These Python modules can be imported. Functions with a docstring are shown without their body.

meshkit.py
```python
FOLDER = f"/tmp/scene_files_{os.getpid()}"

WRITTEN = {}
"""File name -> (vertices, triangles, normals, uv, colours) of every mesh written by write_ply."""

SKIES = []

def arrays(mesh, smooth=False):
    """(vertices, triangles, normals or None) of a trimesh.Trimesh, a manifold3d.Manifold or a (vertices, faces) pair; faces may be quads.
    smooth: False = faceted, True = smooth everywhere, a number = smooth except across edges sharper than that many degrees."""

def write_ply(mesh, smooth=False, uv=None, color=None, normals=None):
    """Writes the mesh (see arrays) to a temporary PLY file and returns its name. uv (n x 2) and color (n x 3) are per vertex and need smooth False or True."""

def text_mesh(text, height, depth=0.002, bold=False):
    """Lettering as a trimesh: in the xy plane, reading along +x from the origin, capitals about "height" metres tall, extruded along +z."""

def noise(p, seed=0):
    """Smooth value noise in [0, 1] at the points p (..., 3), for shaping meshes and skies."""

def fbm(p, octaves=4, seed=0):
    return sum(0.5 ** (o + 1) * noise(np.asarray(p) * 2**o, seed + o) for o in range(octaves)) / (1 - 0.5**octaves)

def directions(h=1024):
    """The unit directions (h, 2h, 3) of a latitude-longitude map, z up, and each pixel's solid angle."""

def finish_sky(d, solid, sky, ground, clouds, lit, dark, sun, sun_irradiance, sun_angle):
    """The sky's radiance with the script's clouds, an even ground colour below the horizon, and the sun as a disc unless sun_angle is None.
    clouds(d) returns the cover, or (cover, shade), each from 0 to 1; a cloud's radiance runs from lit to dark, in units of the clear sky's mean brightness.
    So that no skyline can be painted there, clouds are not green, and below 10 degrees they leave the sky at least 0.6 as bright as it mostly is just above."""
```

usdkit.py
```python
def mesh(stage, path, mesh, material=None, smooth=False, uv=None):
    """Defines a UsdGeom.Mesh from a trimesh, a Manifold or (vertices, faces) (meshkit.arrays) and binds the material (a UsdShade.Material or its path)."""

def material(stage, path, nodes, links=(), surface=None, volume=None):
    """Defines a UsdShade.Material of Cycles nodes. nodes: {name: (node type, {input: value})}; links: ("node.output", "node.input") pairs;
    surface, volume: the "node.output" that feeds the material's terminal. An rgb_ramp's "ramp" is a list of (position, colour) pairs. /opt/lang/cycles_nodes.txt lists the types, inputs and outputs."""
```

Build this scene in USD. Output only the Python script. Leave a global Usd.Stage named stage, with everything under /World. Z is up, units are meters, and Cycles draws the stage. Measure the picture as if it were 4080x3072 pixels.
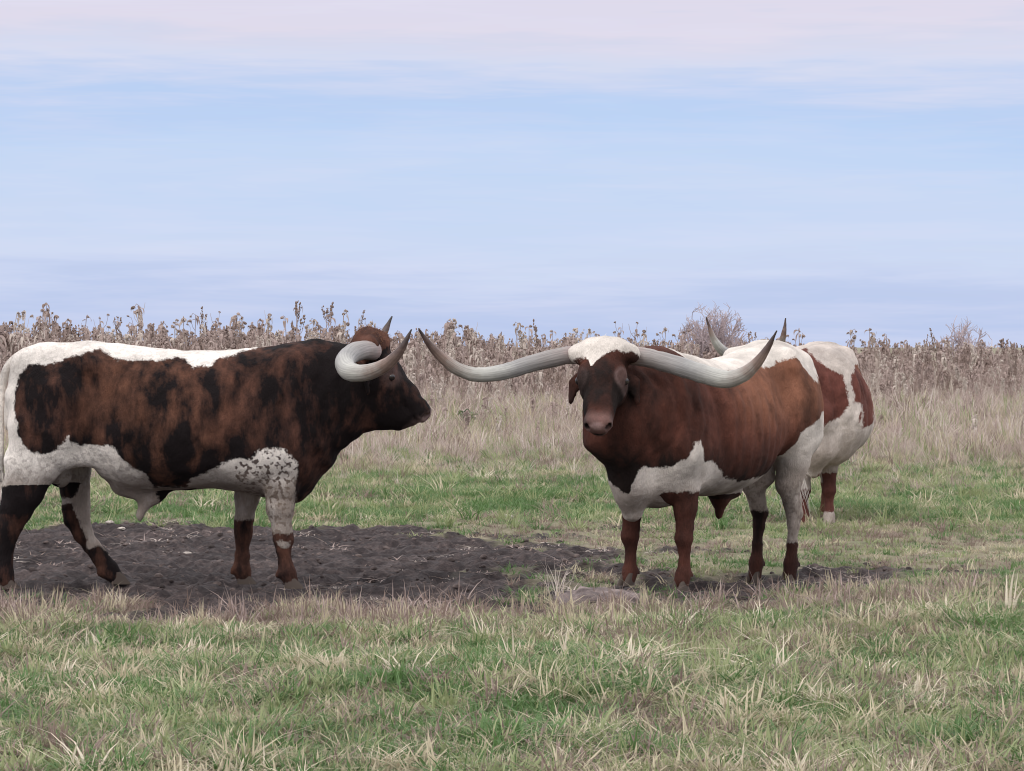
import math, random
import numpy as np
import trimesh, shapely
from scipy.interpolate import PchipInterpolator
from scipy import sparse
from pxr import Usd, UsdGeom, UsdLux, UsdShade, Gf, Sdf, Vt
import usdkit, meshkit

rng = np.random.default_rng(7)
random.seed(7)
stage = Usd.Stage.CreateInMemory()
UsdGeom.SetStageUpAxis(stage, UsdGeom.Tokens.z)
UsdGeom.SetStageMetersPerUnit(stage, 1.0)
UsdGeom.Xform.Define(stage, '/World')
UsdGeom.Scope.Define(stage, '/World/Looks')
EYE = 1.45

# ------------------------------------------------------------------ camera
cam = UsdGeom.Camera.Define(stage, '/World/camera')
cam.AddTranslateOp().Set(Gf.Vec3d(0, 0, EYE))
cam.AddRotateXOp().Set(90 - 0.68)
cam.CreateHorizontalApertureAttr(36.0)
cam.CreateVerticalApertureAttr(36.0 * 771 / 1024)
cam.CreateFocalLengthAttr(115.94)
cam.CreateClippingRangeAttr(Gf.Vec2f(0.1, 20000))
cam.CreateExposureAttr(0.2)

# ------------------------------------------------------------------ sky and light
SUN = np.array([-0.35, -0.62, 0.70]); SUN /= np.linalg.norm(SUN)
SUN_EL, SUN_ROT = math.asin(SUN[2]), math.atan2(SUN[0], SUN[1])
SKY_STRENGTH = 0.1
K = 1.0 / SKY_STRENGTH                      # cloud colours are given as seen in the picture
def kc(c, s=1.0): return tuple(x * K * s for x in c)
# cloud deck: radiance by height of the view direction, rising towards the zenith as under any overcast sky
deck = [(0.0, (.52, .61, .86)), (.004, (.50, .595, .855)), (.016, (.52, .61, .86)), (.024, (.585, .665, .89)), (.030, (.60, .69, .90)), (.044, (.565, .68, .91)),
        (.056, (.535, .668, .912)), (.066, (.495, .642, .91)), (.074, (.49, .625, .895)), (.081, (.58, .66, .88)), (.087, (.66, .70, .87)),
        (.094, (.67, .68, .835)), (.101, (.74, .70, .83)), (.108, (.73, .70, .84)), (.2, (.86, .84, .94)), (.4, (1.2, 1.18, 1.24)), (.7, (1.65, 1.63, 1.66)), (1.0, (1.9, 1.88, 1.9))]
def ramp_pos(z): return z ** 0.5            # more room for the low part of the ramp
deck_stops = [(ramp_pos(z), tuple(q * (0.88 if z < .15 else 1.0) for q in c)) for z, c in deck]
sky_mat = usdkit.material(stage, '/World/Looks/sky_dusk_clouds', {
    'tc': ('texture_coordinate', {}),
    'sep': ('separate_xyz', {}),
    'mapA': ('mapping', {'scale': (5.5, 5.5, 42.0), 'location': (2.3, 0.7, 0.2)}),
    'nA': ('noise_texture', {'scale': 1.0, 'detail': 5.0, 'roughness': 0.55, 'distortion': 0.4}),
    'mapB': ('mapping', {'scale': (14.0, 14.0, 190.0), 'location': (3.1, 1.7, 0.4)}),
    'nB': ('noise_texture', {'scale': 1.0, 'detail': 6.0, 'roughness': 0.6, 'distortion': 0.3}),
    'sA': ('math', {'math_type': 'multiply_add', 'value2': 0.052, 'value3': -0.026}),
    'sB': ('math', {'math_type': 'multiply_add', 'value2': 0.020, 'value3': -0.010}),
    'z1': ('math', {'math_type': 'add'}),
    'z2': ('math', {'math_type': 'add'}),
    'zc': ('math', {'math_type': 'maximum', 'value2': 0.0}),
    'zp': ('math', {'math_type': 'sqrt'}),
    'ramp': ('rgb_ramp', {'ramp': deck_stops}),
    'w1': ('map_range', {'from_min': 0.44, 'from_max': 0.70, 'to_min': 0.0, 'to_max': 0.30, 'clamp': True}),
    'wisp': ('mix', {'color2': (.67, .665, .775)}),
    'k': ('vector_math', {'math_type': 'scale', 'scale': K}),
    'sky': ('sky_texture', {'sky_type': 'single_scattering', 'sun_disc': False, 'sun_elevation': SUN_EL, 'sun_rotation': SUN_ROT}),
    'cov': ('map_range', {'from_min': 0.3, 'from_max': 0.7, 'to_min': 0.94, 'to_max': 0.99, 'clamp': True}),
    'mix': ('mix', {}),
    'bg': ('background_shader', {'strength': SKY_STRENGTH}),
}, [('tc.generated', 'mapA.vector'), ('tc.generated', 'mapB.vector'), ('tc.generated', 'sep.vector'),
    ('mapA.vector', 'nA.vector'), ('mapB.vector', 'nB.vector'), ('nA.fac', 'sA.value1'), ('nB.fac', 'sB.value1'),
    ('sep.z', 'z1.value1'), ('sA.value', 'z1.value2'), ('z1.value', 'z2.value1'), ('sB.value', 'z2.value2'),
    ('z2.value', 'zc.value1'), ('zc.value', 'zp.value1'), ('zp.value', 'ramp.fac'), ('ramp.color', 'wisp.color1'), ('nB.fac', 'w1.value'), ('w1.result', 'wisp.fac'), ('wisp.color', 'k.vector1'),
    ('nB.fac', 'cov.value'), ('sky.color', 'mix.color1'), ('k.vector', 'mix.color2'), ('cov.result', 'mix.fac'),
    ('mix.color', 'bg.color')], surface='bg.background')
dome = UsdLux.DomeLight.Define(stage, '/World/sky')
UsdShade.MaterialBindingAPI.Apply(dome.GetPrim()).Bind(sky_mat)
dome.GetPrim().SetCustomDataByKey('kind', 'structure')
sun = UsdLux.DistantLight.Define(stage, '/World/sun')
sun.CreateNormalizeAttr(True)
sun.CreateIntensityAttr(0.40)
sun.CreateAngleAttr(25.0)
sun.CreateColorAttr(Gf.Vec3f(1.0, 0.96, 0.92))
sun.AddRotateXYZOp().Set(Gf.Vec3f(math.degrees(math.acos(SUN[2])), 0, math.degrees(math.atan2(SUN[0], -SUN[1]))))

# ------------------------------------------------------------------ helpers
used_names = {}
def unique(parent, name):
    key = f'{parent}/{name}'
    n = used_names.get(key, 0); used_names[key] = n + 1
    return key if n == 0 else f'{key}_{n:03d}'
def tag(prim, label=None, category=None, group=None, kind=None):
    for k, t in (('label', label), ('category', category), ('group', group), ('kind', kind)):
        if t: prim.SetCustomDataByKey(k, t)
    return prim
def thing(name, label, category, loc=(0, 0, 0), rotz=0.0, group=None, scale=None):
    x = UsdGeom.Xform.Define(stage, unique('/World', name))
    x.AddTranslateOp().Set(Gf.Vec3d(*map(float, loc)))
    if rotz: x.AddRotateZOp().Set(float(rotz))
    if scale: x.AddScaleOp().Set(Gf.Vec3f(*map(float, scale)))
    tag(x.GetPrim(), label, category, group)
    return x.GetPrim()
def part(name, mesh, mat, parent='/World', smooth=False, prims=None):
    parent = str(parent.GetPath()) if hasattr(parent, 'GetPath') else parent
    m = usdkit.mesh(stage, unique(parent, name), mesh, mat, smooth)
    for k, arr in (prims or {}).items():
        UsdGeom.PrimvarsAPI(m).CreatePrimvar(k, Sdf.ValueTypeNames.Float3Array, 'vertex').Set(Vt.Vec3fArray.FromNumpy(np.asarray(arr, np.float32)))
    return m.GetPrim()
def copy_of(src, name, loc, rotz, label, category, group, scale=(1, 1, 1)):
    x = UsdGeom.Xform.Define(stage, unique('/World', name))
    x.GetPrim().GetReferences().AddInternalReference(src.GetPath())
    x.ClearXformOpOrder()
    x.AddTranslateOp(opSuffix='c').Set(Gf.Vec3d(*map(float, loc))); x.AddRotateZOp(opSuffix='c').Set(float(rotz)); x.AddScaleOp(opSuffix='c').Set(Gf.Vec3f(*map(float, scale)))
    x.GetPrim().SetInstanceable(True)
    tag(x.GetPrim(), label, category, group)
    return x.GetPrim()
def smoothstep(a, b, x):
    t = np.clip((x - a) / (b - a), 0, 1); return t * t * (3 - 2 * t)
def catmull(pts, n):
    p = np.asarray(pts, float); p = np.vstack([2 * p[0] - p[1], p, 2 * p[-1] - p[-2]])
    out = []
    seg = len(p) - 3
    for u in np.linspace(0, seg, n):
        i = min(int(u), seg - 1); t = u - i
        a, b, c, d = p[i:i + 4]
        out.append(0.5 * (2 * b + (c - a) * t + (2 * a - 5 * b + 4 * c - d) * t * t + (3 * b - a - 3 * c + d) * t ** 3))
    return np.array(out)
def tube(points, radii, sides=8, cap=True):
    p = np.asarray(points, float); r = np.broadcast_to(radii, (len(p),))
    t = np.gradient(p, axis=0); t /= np.linalg.norm(t, axis=1, keepdims=True) + 1e-12
    ref = np.array([0, 0, 1.0]) if abs(t[0][2]) < .9 else np.array([1.0, 0, 0])
    a = np.cross(t[0], ref); a /= np.linalg.norm(a)
    A = [a]
    for i in range(1, len(p)):
        a = A[-1] - t[i] * (A[-1] @ t[i]); A.append(a / np.linalg.norm(a))
    A = np.array(A); B = np.cross(t, A); ang = np.arange(sides) * 2 * np.pi / sides
    v = p[:, None] + r[:, None, None] * (np.cos(ang)[None, :, None] * A[:, None] + np.sin(ang)[None, :, None] * B[:, None])
    i, j = np.meshgrid(np.arange(len(p) - 1), np.arange(sides), indexing='ij')
    q = np.stack([i * sides + j, i * sides + (j + 1) % sides, (i + 1) * sides + (j + 1) % sides, (i + 1) * sides + j], -1).reshape(-1, 4)
    f = np.vstack([q[:, [0, 1, 2]], q[:, [0, 2, 3]]]); v = v.reshape(-1, 3)
    if cap:
        n = len(v); v = np.vstack([v, p[0], p[-1]]); k = np.arange(sides); e = (len(p) - 1) * sides
        f = np.vstack([f, np.stack([np.full(sides, n), (k + 1) % sides, k], 1), np.stack([np.full(sides, n + 1), e + k, e + (k + 1) % sides], 1)])
    return v, f
class MB:
    """collects (vertices, faces)"""
    def __init__(s): s.v, s.f, s.n = [], [], 0
    def add(s, vf):
        v, f = vf; s.v.append(np.asarray(v, float)); s.f.append(np.asarray(f, int) + s.n); s.n += len(v)
    def get(s): return np.vstack(s.v), np.vstack(s.f)

# ------------------------------------------------------------------ materials
def plain(name, col, rough=0.8, spec=0.2):
    return usdkit.material(stage, f'/World/Looks/{name}', {'p': ('principled_bsdf', {'base_color': col, 'roughness': rough, 'specular_ior_level': spec})}, [], surface='p.BSDF')
def leafy(name, c1, c2, c3, transl=0.25, rough=0.65):
    """blade material: tone varies by copy and by place"""
    return usdkit.material(stage, f'/World/Looks/{name}', {
        'oi': ('object_info', {}), 'g': ('geometry', {}),
        'n': ('noise_texture', {'scale': 0.9, 'detail': 3.0}),
        'a': ('math', {'math_type': 'multiply_add', 'value2': 0.55, 'value3': 0.0}),
        'i': ('math', {'math_type': 'multiply_add', 'value2': 0.45}),
        'r': ('rgb_ramp', {'ramp': [(0.15, c1), (0.5, c2), (0.85, c3)]}),
        'p': ('principled_bsdf', {'roughness': rough, 'specular_ior_level': 0.25}), 't': ('translucent_bsdf', {}), 'm': ('mix_closure', {'fac': transl}),
        'r1': ('math', {'math_type': 'fraction'}), 'r2': ('math', {'math_type': 'multiply', 'value2': 7.13}),
    }, [('g.position', 'n.vector'), ('n.fac', 'a.value1'), ('g.random_per_island', 'i.value1'), ('a.value', 'i.value3'), ('i.value', 'r.fac'),
        ('r.color', 'p.base_color'), ('r.color', 't.color'), ('p.BSDF', 'm.closure1'), ('t.BSDF', 'm.closure2')], surface='m.closure')
M_green = leafy('grass_green', (.058, .112, .036), (.115, .195, .066), (.21, .29, .12))
M_olive = leafy('grass_olive', (.165, .195, .088), (.285, .31, .160), (.42, .435, .25))
M_straw = leafy('grass_straw', (.32, .275, .185), (.49, .435, .315), (.68, .62, .49))
M_brown = leafy('grass_brown', (.15, .108, .090), (.25, .185, .155), (.37, .29, .245))
M_tall = leafy('tall_grass_dry', (.27, .215, .185), (.42, .35, .305), (.58, .50, .44), 0.25)
M_pale = leafy('grass_pale', (.50, .43, .33), (.60, .54, .44), (.70, .66, .60))
M_weed = leafy('weed_dry', (.27, .205, .185), (.43, .345, .31), (.58, .49, .45), 0.3)  # weed tones lifted paler and pinker, distance haze put into the colour
M_weedlight = leafy('weed_dry_light', (.40, .34, .30), (.55, .48, .43), (.67, .60, .55), 0.3)  # paler weed tone, also lightened to stand in for haze
M_head = leafy('weed_head', (.20, .145, .125), (.32, .245, .215), (.45, .36, .32), 0.25)
M_twig = plain('shrub_twig', (.34, .28, .285), .9, .1)
M_bluegreen = leafy('weed_leaf_green', (.09, .115, .065), (.14, .165, .095), (.21, .23, .15))

M_ground = usdkit.material(stage, '/World/Looks/soil_and_thatch', {
    'g': ('geometry', {}), 'at': ('attribute', {'attribute': 'cover'}), 'sep': ('separate_xyz', {}),
    'n1': ('noise_texture', {'scale': 1.7, 'detail': 3.0, 'roughness': 0.65}),
    'n2': ('noise_texture', {'scale': 22.0, 'detail': 4.0, 'roughness': 0.7}),
    'grassr': ('rgb_ramp', {'ramp': [(.25, (.075, .080, .045)), (.45, (.14, .135, .080)), (.60, (.21, .18, .125)), (.8, (.30, .25, .18))]}),
    'mudr': ('rgb_ramp', {'ramp': [(.25, (.009, .007, .0075)), (.46, (.024, .018, .0185)), (.60, (.062, .047, .045)), (.76, (.20, .15, .135))]}),
    'nm': ('math', {'math_type': 'multiply_add', 'value2': 0.55}), 'nn': ('math', {'math_type': 'multiply', 'value2': 0.45}),
    'mix': ('mix', {}), 'b': ('bump', {'strength': 0.9, 'distance': 0.03}),
    'p': ('principled_bsdf', {'roughness': 0.85, 'specular_ior_level': 0.25}),
}, [('g.position', 'n1.vector'), ('g.position', 'n2.vector'), ('at.vector', 'sep.vector'), ('n1.fac', 'nn.value1'), ('n2.fac', 'nm.value1'), ('nn.value', 'nm.value3'),
    ('nm.value', 'grassr.fac'), ('nm.value', 'mudr.fac'), ('grassr.color', 'mix.color1'), ('mudr.color', 'mix.color2'), ('sep.x', 'mix.fac'),
    ('mix.color', 'p.base_color'), ('n2.fac', 'b.height'), ('b.normal', 'p.normal')], surface='p.BSDF')
M_clod = usdkit.material(stage, '/World/Looks/mud_clod', {
    'g': ('geometry', {}), 'n': ('noise_texture', {'scale': 9.0, 'detail': 5.0}),
    'r': ('rgb_ramp', {'ramp': [(.3, (.020, .015, .014)), (.5, (.048, .036, .034)), (.7, (.13, .10, .09))]}),
    'p': ('principled_bsdf', {'roughness': 0.85, 'specular_ior_level': 0.25})},
    [('g.position', 'n.vector'), ('n.fac', 'r.fac'), ('r.color', 'p.base_color')], surface='p.BSDF')
M_stone = usdkit.material(stage, '/World/Looks/pale_stone', {
    'g': ('geometry', {}), 'n': ('noise_texture', {'scale': 30.0, 'detail': 5.0}),
    'r': ('rgb_ramp', {'ramp': [(.3, (.13, .11, .10)), (.5, (.27, .235, .21)), (.7, (.45, .40, .35))]}),
    'p': ('principled_bsdf', {'roughness': 0.8})},
    [('g.position', 'n.vector'), ('n.fac', 'r.fac'), ('r.color', 'p.base_color')], surface='p.BSDF')
M_mound = usdkit.material(stage, '/World/Looks/dirt_mound', {
    'g': ('geometry', {}), 'n': ('noise_texture', {'scale': 14.0, 'detail': 6.0, 'roughness': .65}),
    'r': ('rgb_ramp', {'ramp': [(.3, (.045, .034, .034)), (.5, (.115, .088, .084)), (.7, (.25, .20, .185))]}),
    'b': ('bump', {'strength': 0.8, 'distance': 0.02}),
    'p': ('principled_bsdf', {'roughness': 0.9})},
    [('g.position', 'n.vector'), ('n.fac', 'r.fac'), ('r.color', 'p.base_color'), ('n.fac', 'b.height'), ('b.normal', 'p.normal')], surface='p.BSDF')

def coat_material(name, red, red_hi, dark, white, fine=1.0):
    """hide: 'coat' primvar = (white mask, darkness, speckle), 'skin' primvar = (bare pink skin, soiling, red lightness)"""
    return usdkit.material(stage, f'/World/Looks/{name}', {
        'tc': ('texture_coordinate', {}), 'a': ('attribute', {'attribute': 'coat'}), 'sa': ('separate_xyz', {}), 'b': ('attribute', {'attribute': 'skin'}), 'sb': ('separate_xyz', {}),
        'mp': ('mapping', {'scale': (1.0, 1.0, 0.42)}),
        'nb': ('noise_texture', {'scale': 8.5, 'detail': 6.0, 'roughness': 0.62, 'distortion': 0.15}),
        'ne': ('noise_texture', {'scale': 26.0, 'detail': 4.0, 'roughness': 0.6}),
        'ns': ('noise_texture', {'scale': 36.0, 'detail': 1.5, 'roughness': 0.5}),
        'mpf': ('mapping', {'scale': (1.6, 1.6, 0.5)}),
        'nf': ('noise_texture', {'scale': 95.0, 'detail': 4.0, 'roughness': 0.7}),
        # white edge
        'e0': ('math', {'math_type': 'multiply_add', 'value2': 0.55}), 'e1': ('math', {'math_type': 'multiply_add', 'value2': 0.62, 'value3': -0.48}), 'e2': ('math', {'math_type': 'add'}),
        'e3': ('map_range', {'range_type': 'smoothstep', 'from_min': 0.42, 'from_max': 0.60, 'clamp': True}),
        'nl': ('noise_texture', {'scale': 4.2, 'detail': 4.0, 'roughness': 0.6}), 'lv': ('map_range', {'from_min': 0.3, 'from_max': 0.7, 'to_min': 0.62, 'to_max': 1.25}), 'fv2': ('math', {'math_type': 'multiply'}),
        # brindle
        'd1': ('math', {'math_type': 'multiply_add', 'value2': 2.6 * fine, 'value3': -1.3 * fine}), 'd2': ('math', {'math_type': 'add', 'use_clamp': True}),
        'redmix': ('mix', {'color1': red, 'color2': red_hi}), 'darkmix': ('mix', {'color2': dark}),
        # speckle in the white
        's1': ('map_range', {'range_type': 'smoothstep', 'from_min': 0.49, 'from_max': 0.62, 'clamp': True}), 's2': ('math', {'math_type': 'multiply'}),
        'wspk': ('mix', {'color1': white, 'color2': (.055, .042, .042)}),
        'soil': ('mix', {'color2': (.20, .155, .125)}), 'so1': ('math', {'math_type': 'multiply'}), 'so2': ('math', {'math_type': 'multiply', 'value2': 2.0, 'use_clamp': True}),
        'coat': ('mix', {}), 'pink': ('mix', {'color2': (.36, .25, .235)}),
        'fv': ('math', {'math_type': 'multiply_add', 'value2': 0.7, 'value3': 0.65}), 'fin': ('vector_math', {'math_type': 'scale'}),
        'bp': ('bump', {'strength': 0.85, 'distance': 0.016}), 'hsum': ('math', {'math_type': 'multiply_add', 'value2': 0.8}),
        'p': ('principled_bsdf', {'roughness': 0.78, 'specular_ior_level': 0.10}),
    }, [('tc.object', 'mp.vector'), ('tc.object', 'ne.vector'), ('tc.object', 'ns.vector'), ('tc.object', 'mpf.vector'), ('mp.vector', 'nb.vector'), ('mpf.vector', 'nf.vector'),
        ('a.vector', 'sa.vector'), ('b.vector', 'sb.vector'),
        ('nf.fac', 'e0.value1'), ('ne.fac', 'e0.value3'), ('e0.value', 'e1.value1'), ('tc.object', 'nl.vector'), ('nl.fac', 'lv.value'), ('e1.value', 'e2.value1'), ('sa.x', 'e2.value2'), ('e2.value', 'e3.value'),
        ('nb.fac', 'd1.value1'), ('d1.value', 'd2.value1'), ('sa.y', 'd2.value2'), ('sb.z', 'redmix.fac'), ('redmix.color', 'darkmix.color1'), ('d2.value', 'darkmix.fac'),
        ('ns.fac', 's1.value'), ('s1.result', 's2.value1'), ('sa.z', 's2.value2'), ('s2.value', 'wspk.fac'),
        ('wspk.color', 'soil.color1'), ('nb.fac', 'so2.value1'), ('so2.value', 'so1.value1'), ('sb.y', 'so1.value2'), ('so1.value', 'soil.fac'),
        ('darkmix.color', 'coat.color1'), ('soil.color', 'coat.color2'), ('e3.result', 'coat.fac'), ('coat.color', 'pink.color1'), ('sb.x', 'pink.fac'),
        ('nf.fac', 'fv.value1'), ('pink.color', 'fin.vector1'), ('fv.value', 'fv2.value1'), ('lv.result', 'fv2.value2'), ('fv2.value', 'fin.scale'), ('fin.vector', 'p.base_color'),
        ('nf.fac', 'hsum.value1'), ('nb.fac', 'hsum.value3'), ('hsum.value', 'bp.height'), ('bp.normal', 'p.normal')], surface='p.BSDF')
M_coat1 = coat_material('hide_dark_brindle', (.088, .038, .028), (.165, .075, .045), (.0085, .0058, .0062), (.74, .69, .64), 1.25)
M_coat2 = coat_material('hide_chestnut', (.100, .036, .025), (.190, .082, .050), (.014, .009, .008), (.70, .645, .59), 0.75)
M_coat3 = coat_material('hide_red_and_white', (.125, .045, .035), (.22, .105, .065), (.020, .012, .011), (.62, .555, .51), 0.5)
M_horn = usdkit.material(stage, '/World/Looks/horn', {
    'a': ('attribute', {'attribute': 'skin'}), 's': ('separate_xyz', {}), 'tc': ('texture_coordinate', {}), 'n': ('noise_texture', {'scale': 16.0, 'detail': 5.0, 'roughness': .6}),
    'mg': ('mapping', {'scale': (2.5, 3.2, 3.2)}), 'g': ('noise_texture', {'scale': 2.2, 'detail': 6.0, 'roughness': .65}), 'gv': ('map_range', {'from_min': 0.3, 'from_max': 0.7, 'to_min': 0.62, 'to_max': 1.25}), 'gm': ('vector_math', {'math_type': 'scale'}),
    'j': ('math', {'math_type': 'multiply_add', 'value2': 0.26, 'value3': -0.13}), 't': ('math', {'math_type': 'add'}),
    'r': ('rgb_ramp', {'ramp': [(0, (.23, .175, .165)), (.10, (.205, .18, .17)), (.35, (.215, .21, .205)), (.55, (.36, .355, .325)), (.68, (.27, .245, .22)), (.78, (.20, .14, .115)), (.90, (.075, .048, .042)), (1.0, (.025, .02, .02))]}),
    'b': ('bump', {'strength': 0.35, 'distance': 0.01}),
    'p': ('principled_bsdf', {'roughness': 0.48, 'specular_ior_level': 0.35})},
    [('a.vector', 's.vector'), ('tc.object', 'n.vector'), ('n.fac', 'j.value1'), ('j.value', 't.value1'), ('s.x', 't.value2'), ('t.value', 'r.fac'), ('a.vector', 'mg.vector'), ('mg.vector', 'g.vector'), ('g.fac', 'gv.value'), ('gv.result', 'gm.scale'), ('r.color', 'gm.vector1'), ('gm.vector', 'p.base_color'), ('g.fac', 'b.height'), ('b.normal', 'p.normal')], surface='p.BSDF')
M_hoof = plain('hoof_horn', (.060, .046, .038), .7, .2)
M_eye = plain('eye_dark', (.008, .006, .006), .12, .6)
M_hairwhite = plain('hair_white', (.62, .57, .52), .7, .2)
M_hairtan = plain('hair_tan', (.15, .068, .040), .75, .15)
M_hairdark = plain('hair_dark', (.035, .022, .02), .7, .2)

# ------------------------------------------------------------------ terrain
def rise(x, y):
    """pasture: flat, lifting gently to a low crest about 95 m out, then falling away"""
    r = 0.50 * smoothstep(40, 92, y) - 1.2 * smoothstep(105, 210, y)
    return r
MUD = shapely.Polygon([(-9, 26.6), (-3.4, 26.3), (-1.6, 26.6), (-.6, 26.2), (.3, 25.6), (.55, 24.2), (.45, 22.8), (.75, 21.6), (.95, 20.6), (1.3, 21.0), (2.1, 21.6), (2.5, 20.6), (2.2, 19.2), (1.1, 18.4), (.3, 18.1), (-1.0, 18.3), (-1.6, 17.8), (-2.4, 18.0), (-3.3, 17.6), (-9, 17.6)])
def mud_sd(x, y):
    p = shapely.points(x, y); d = shapely.distance(MUD.boundary, p); return np.where(shapely.contains_xy(MUD, x, y), d, -d)
def mud_mask(x, y):
    P = np.stack([x, y * 0.45, np.zeros_like(x)], -1)
    n = meshkit.fbm(P * 2.3, 4, 5) - .5
    n2 = meshkit.fbm(P * 9.0, 3, 8) - .5
    return smoothstep(-.50, .42, mud_sd(x, y) * .80 + n * 2.6 + n2 * 1.5)
def ground_z(x, y, m=None):
    x, y = np.asarray(x, float), np.asarray(y, float)
    P = np.stack([x, y, np.zeros_like(x)], -1)
    if m is None: m = mud_mask(x, y)
    z = rise(x, y) + (meshkit.fbm(P * .35, 3, 1) - .5) * .10 * smoothstep(8, 14, y)
    bump = (meshkit.fbm(P * 1.6, 3, 2) - .5) * .05 + (meshkit.fbm(P * 6.0, 3, 3) - .5) * .025
    churn = (1 - np.abs(2 * meshkit.fbm(P * [2.2, 3.2, 1], 3, 4) - 1)) * .10 - .085 + (meshkit.fbm(P * 11.0, 2, 6) - .5) * .05
    z = z - .055 * np.exp(-((x - 1.66) ** 2 + (y - 21.0) ** 2) / .45) - .025 * np.exp(-((x - 1.0) ** 2 + (y - 19.8) ** 2) / .15)
    mm = m > .05; dz = np.zeros_like(z)
    if mm.any(): dz[mm] = hoof_prints(x[mm], y[mm]) * m[mm]
    z = z + dz
    return z + bump * (1 - m) + churn * m - .01 * m
PRINTS = None
def hoof_prints(x, y):
    global PRINTS
    from scipy.spatial import cKDTree
    if PRINTS is None:
        r = np.random.default_rng(61); p = np.column_stack([r.uniform(-5, 2.2, 2600), r.uniform(17.5, 27, 2600)]); PRINTS = cKDTree(p[mud_mask(p[:, 0], p[:, 1]) > .35])
    d, _ = PRINTS.query(np.stack([x, y], -1)); return -.055 * np.exp(-(d / .055) ** 2) + .020 * np.exp(-((d - .105) / .03) ** 2)
def gz(x, y): return float(ground_z(np.array([x]), np.array([y]))[0])
def spaced(segs):
    out = []
    for a, b, s in segs: out.append(np.arange(a, b, s))
    return np.concatenate(out)
ys = spaced([(-200, 0, 40), (0, 8, 1), (8, 17.5, .12), (17.5, 27.5, .034), (27.5, 60, .3), (60, 130, 1.2), (130, 300, 10), (300, 1000, 70), (1000, 6001, 500)])
xh = spaced([(0, 4.2, .034), (4.2, 9, .2), (9, 30, 1.0), (30, 100, 7), (100, 500, 50), (500, 4001, 500)])
xs = np.concatenate([-xh[:0:-1], xh])
GX, GY = np.meshgrid(xs, ys)
near = (GY > 15) & (GY < 30) & (np.abs(GX) < 12)
GM = np.zeros_like(GX); GM[near] = mud_mask(GX[near], GY[near])
GZ = ground_z(GX, GY, GM)
nx = len(xs); ii, jj = np.meshgrid(np.arange(len(ys) - 1), np.arange(nx - 1), indexing='ij'); a = ii * nx + jj
gf = np.stack([a, a + 1, a + nx + 1, a + nx], -1).reshape(-1, 4)
gp = part('ground', (np.stack([GX, GY, GZ], -1).reshape(-1, 3), gf), M_ground, smooth=True, prims={'cover': np.stack([GM, GM * 0, GM * 0], -1).reshape(-1, 3)})
tag(gp, kind='structure')

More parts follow.
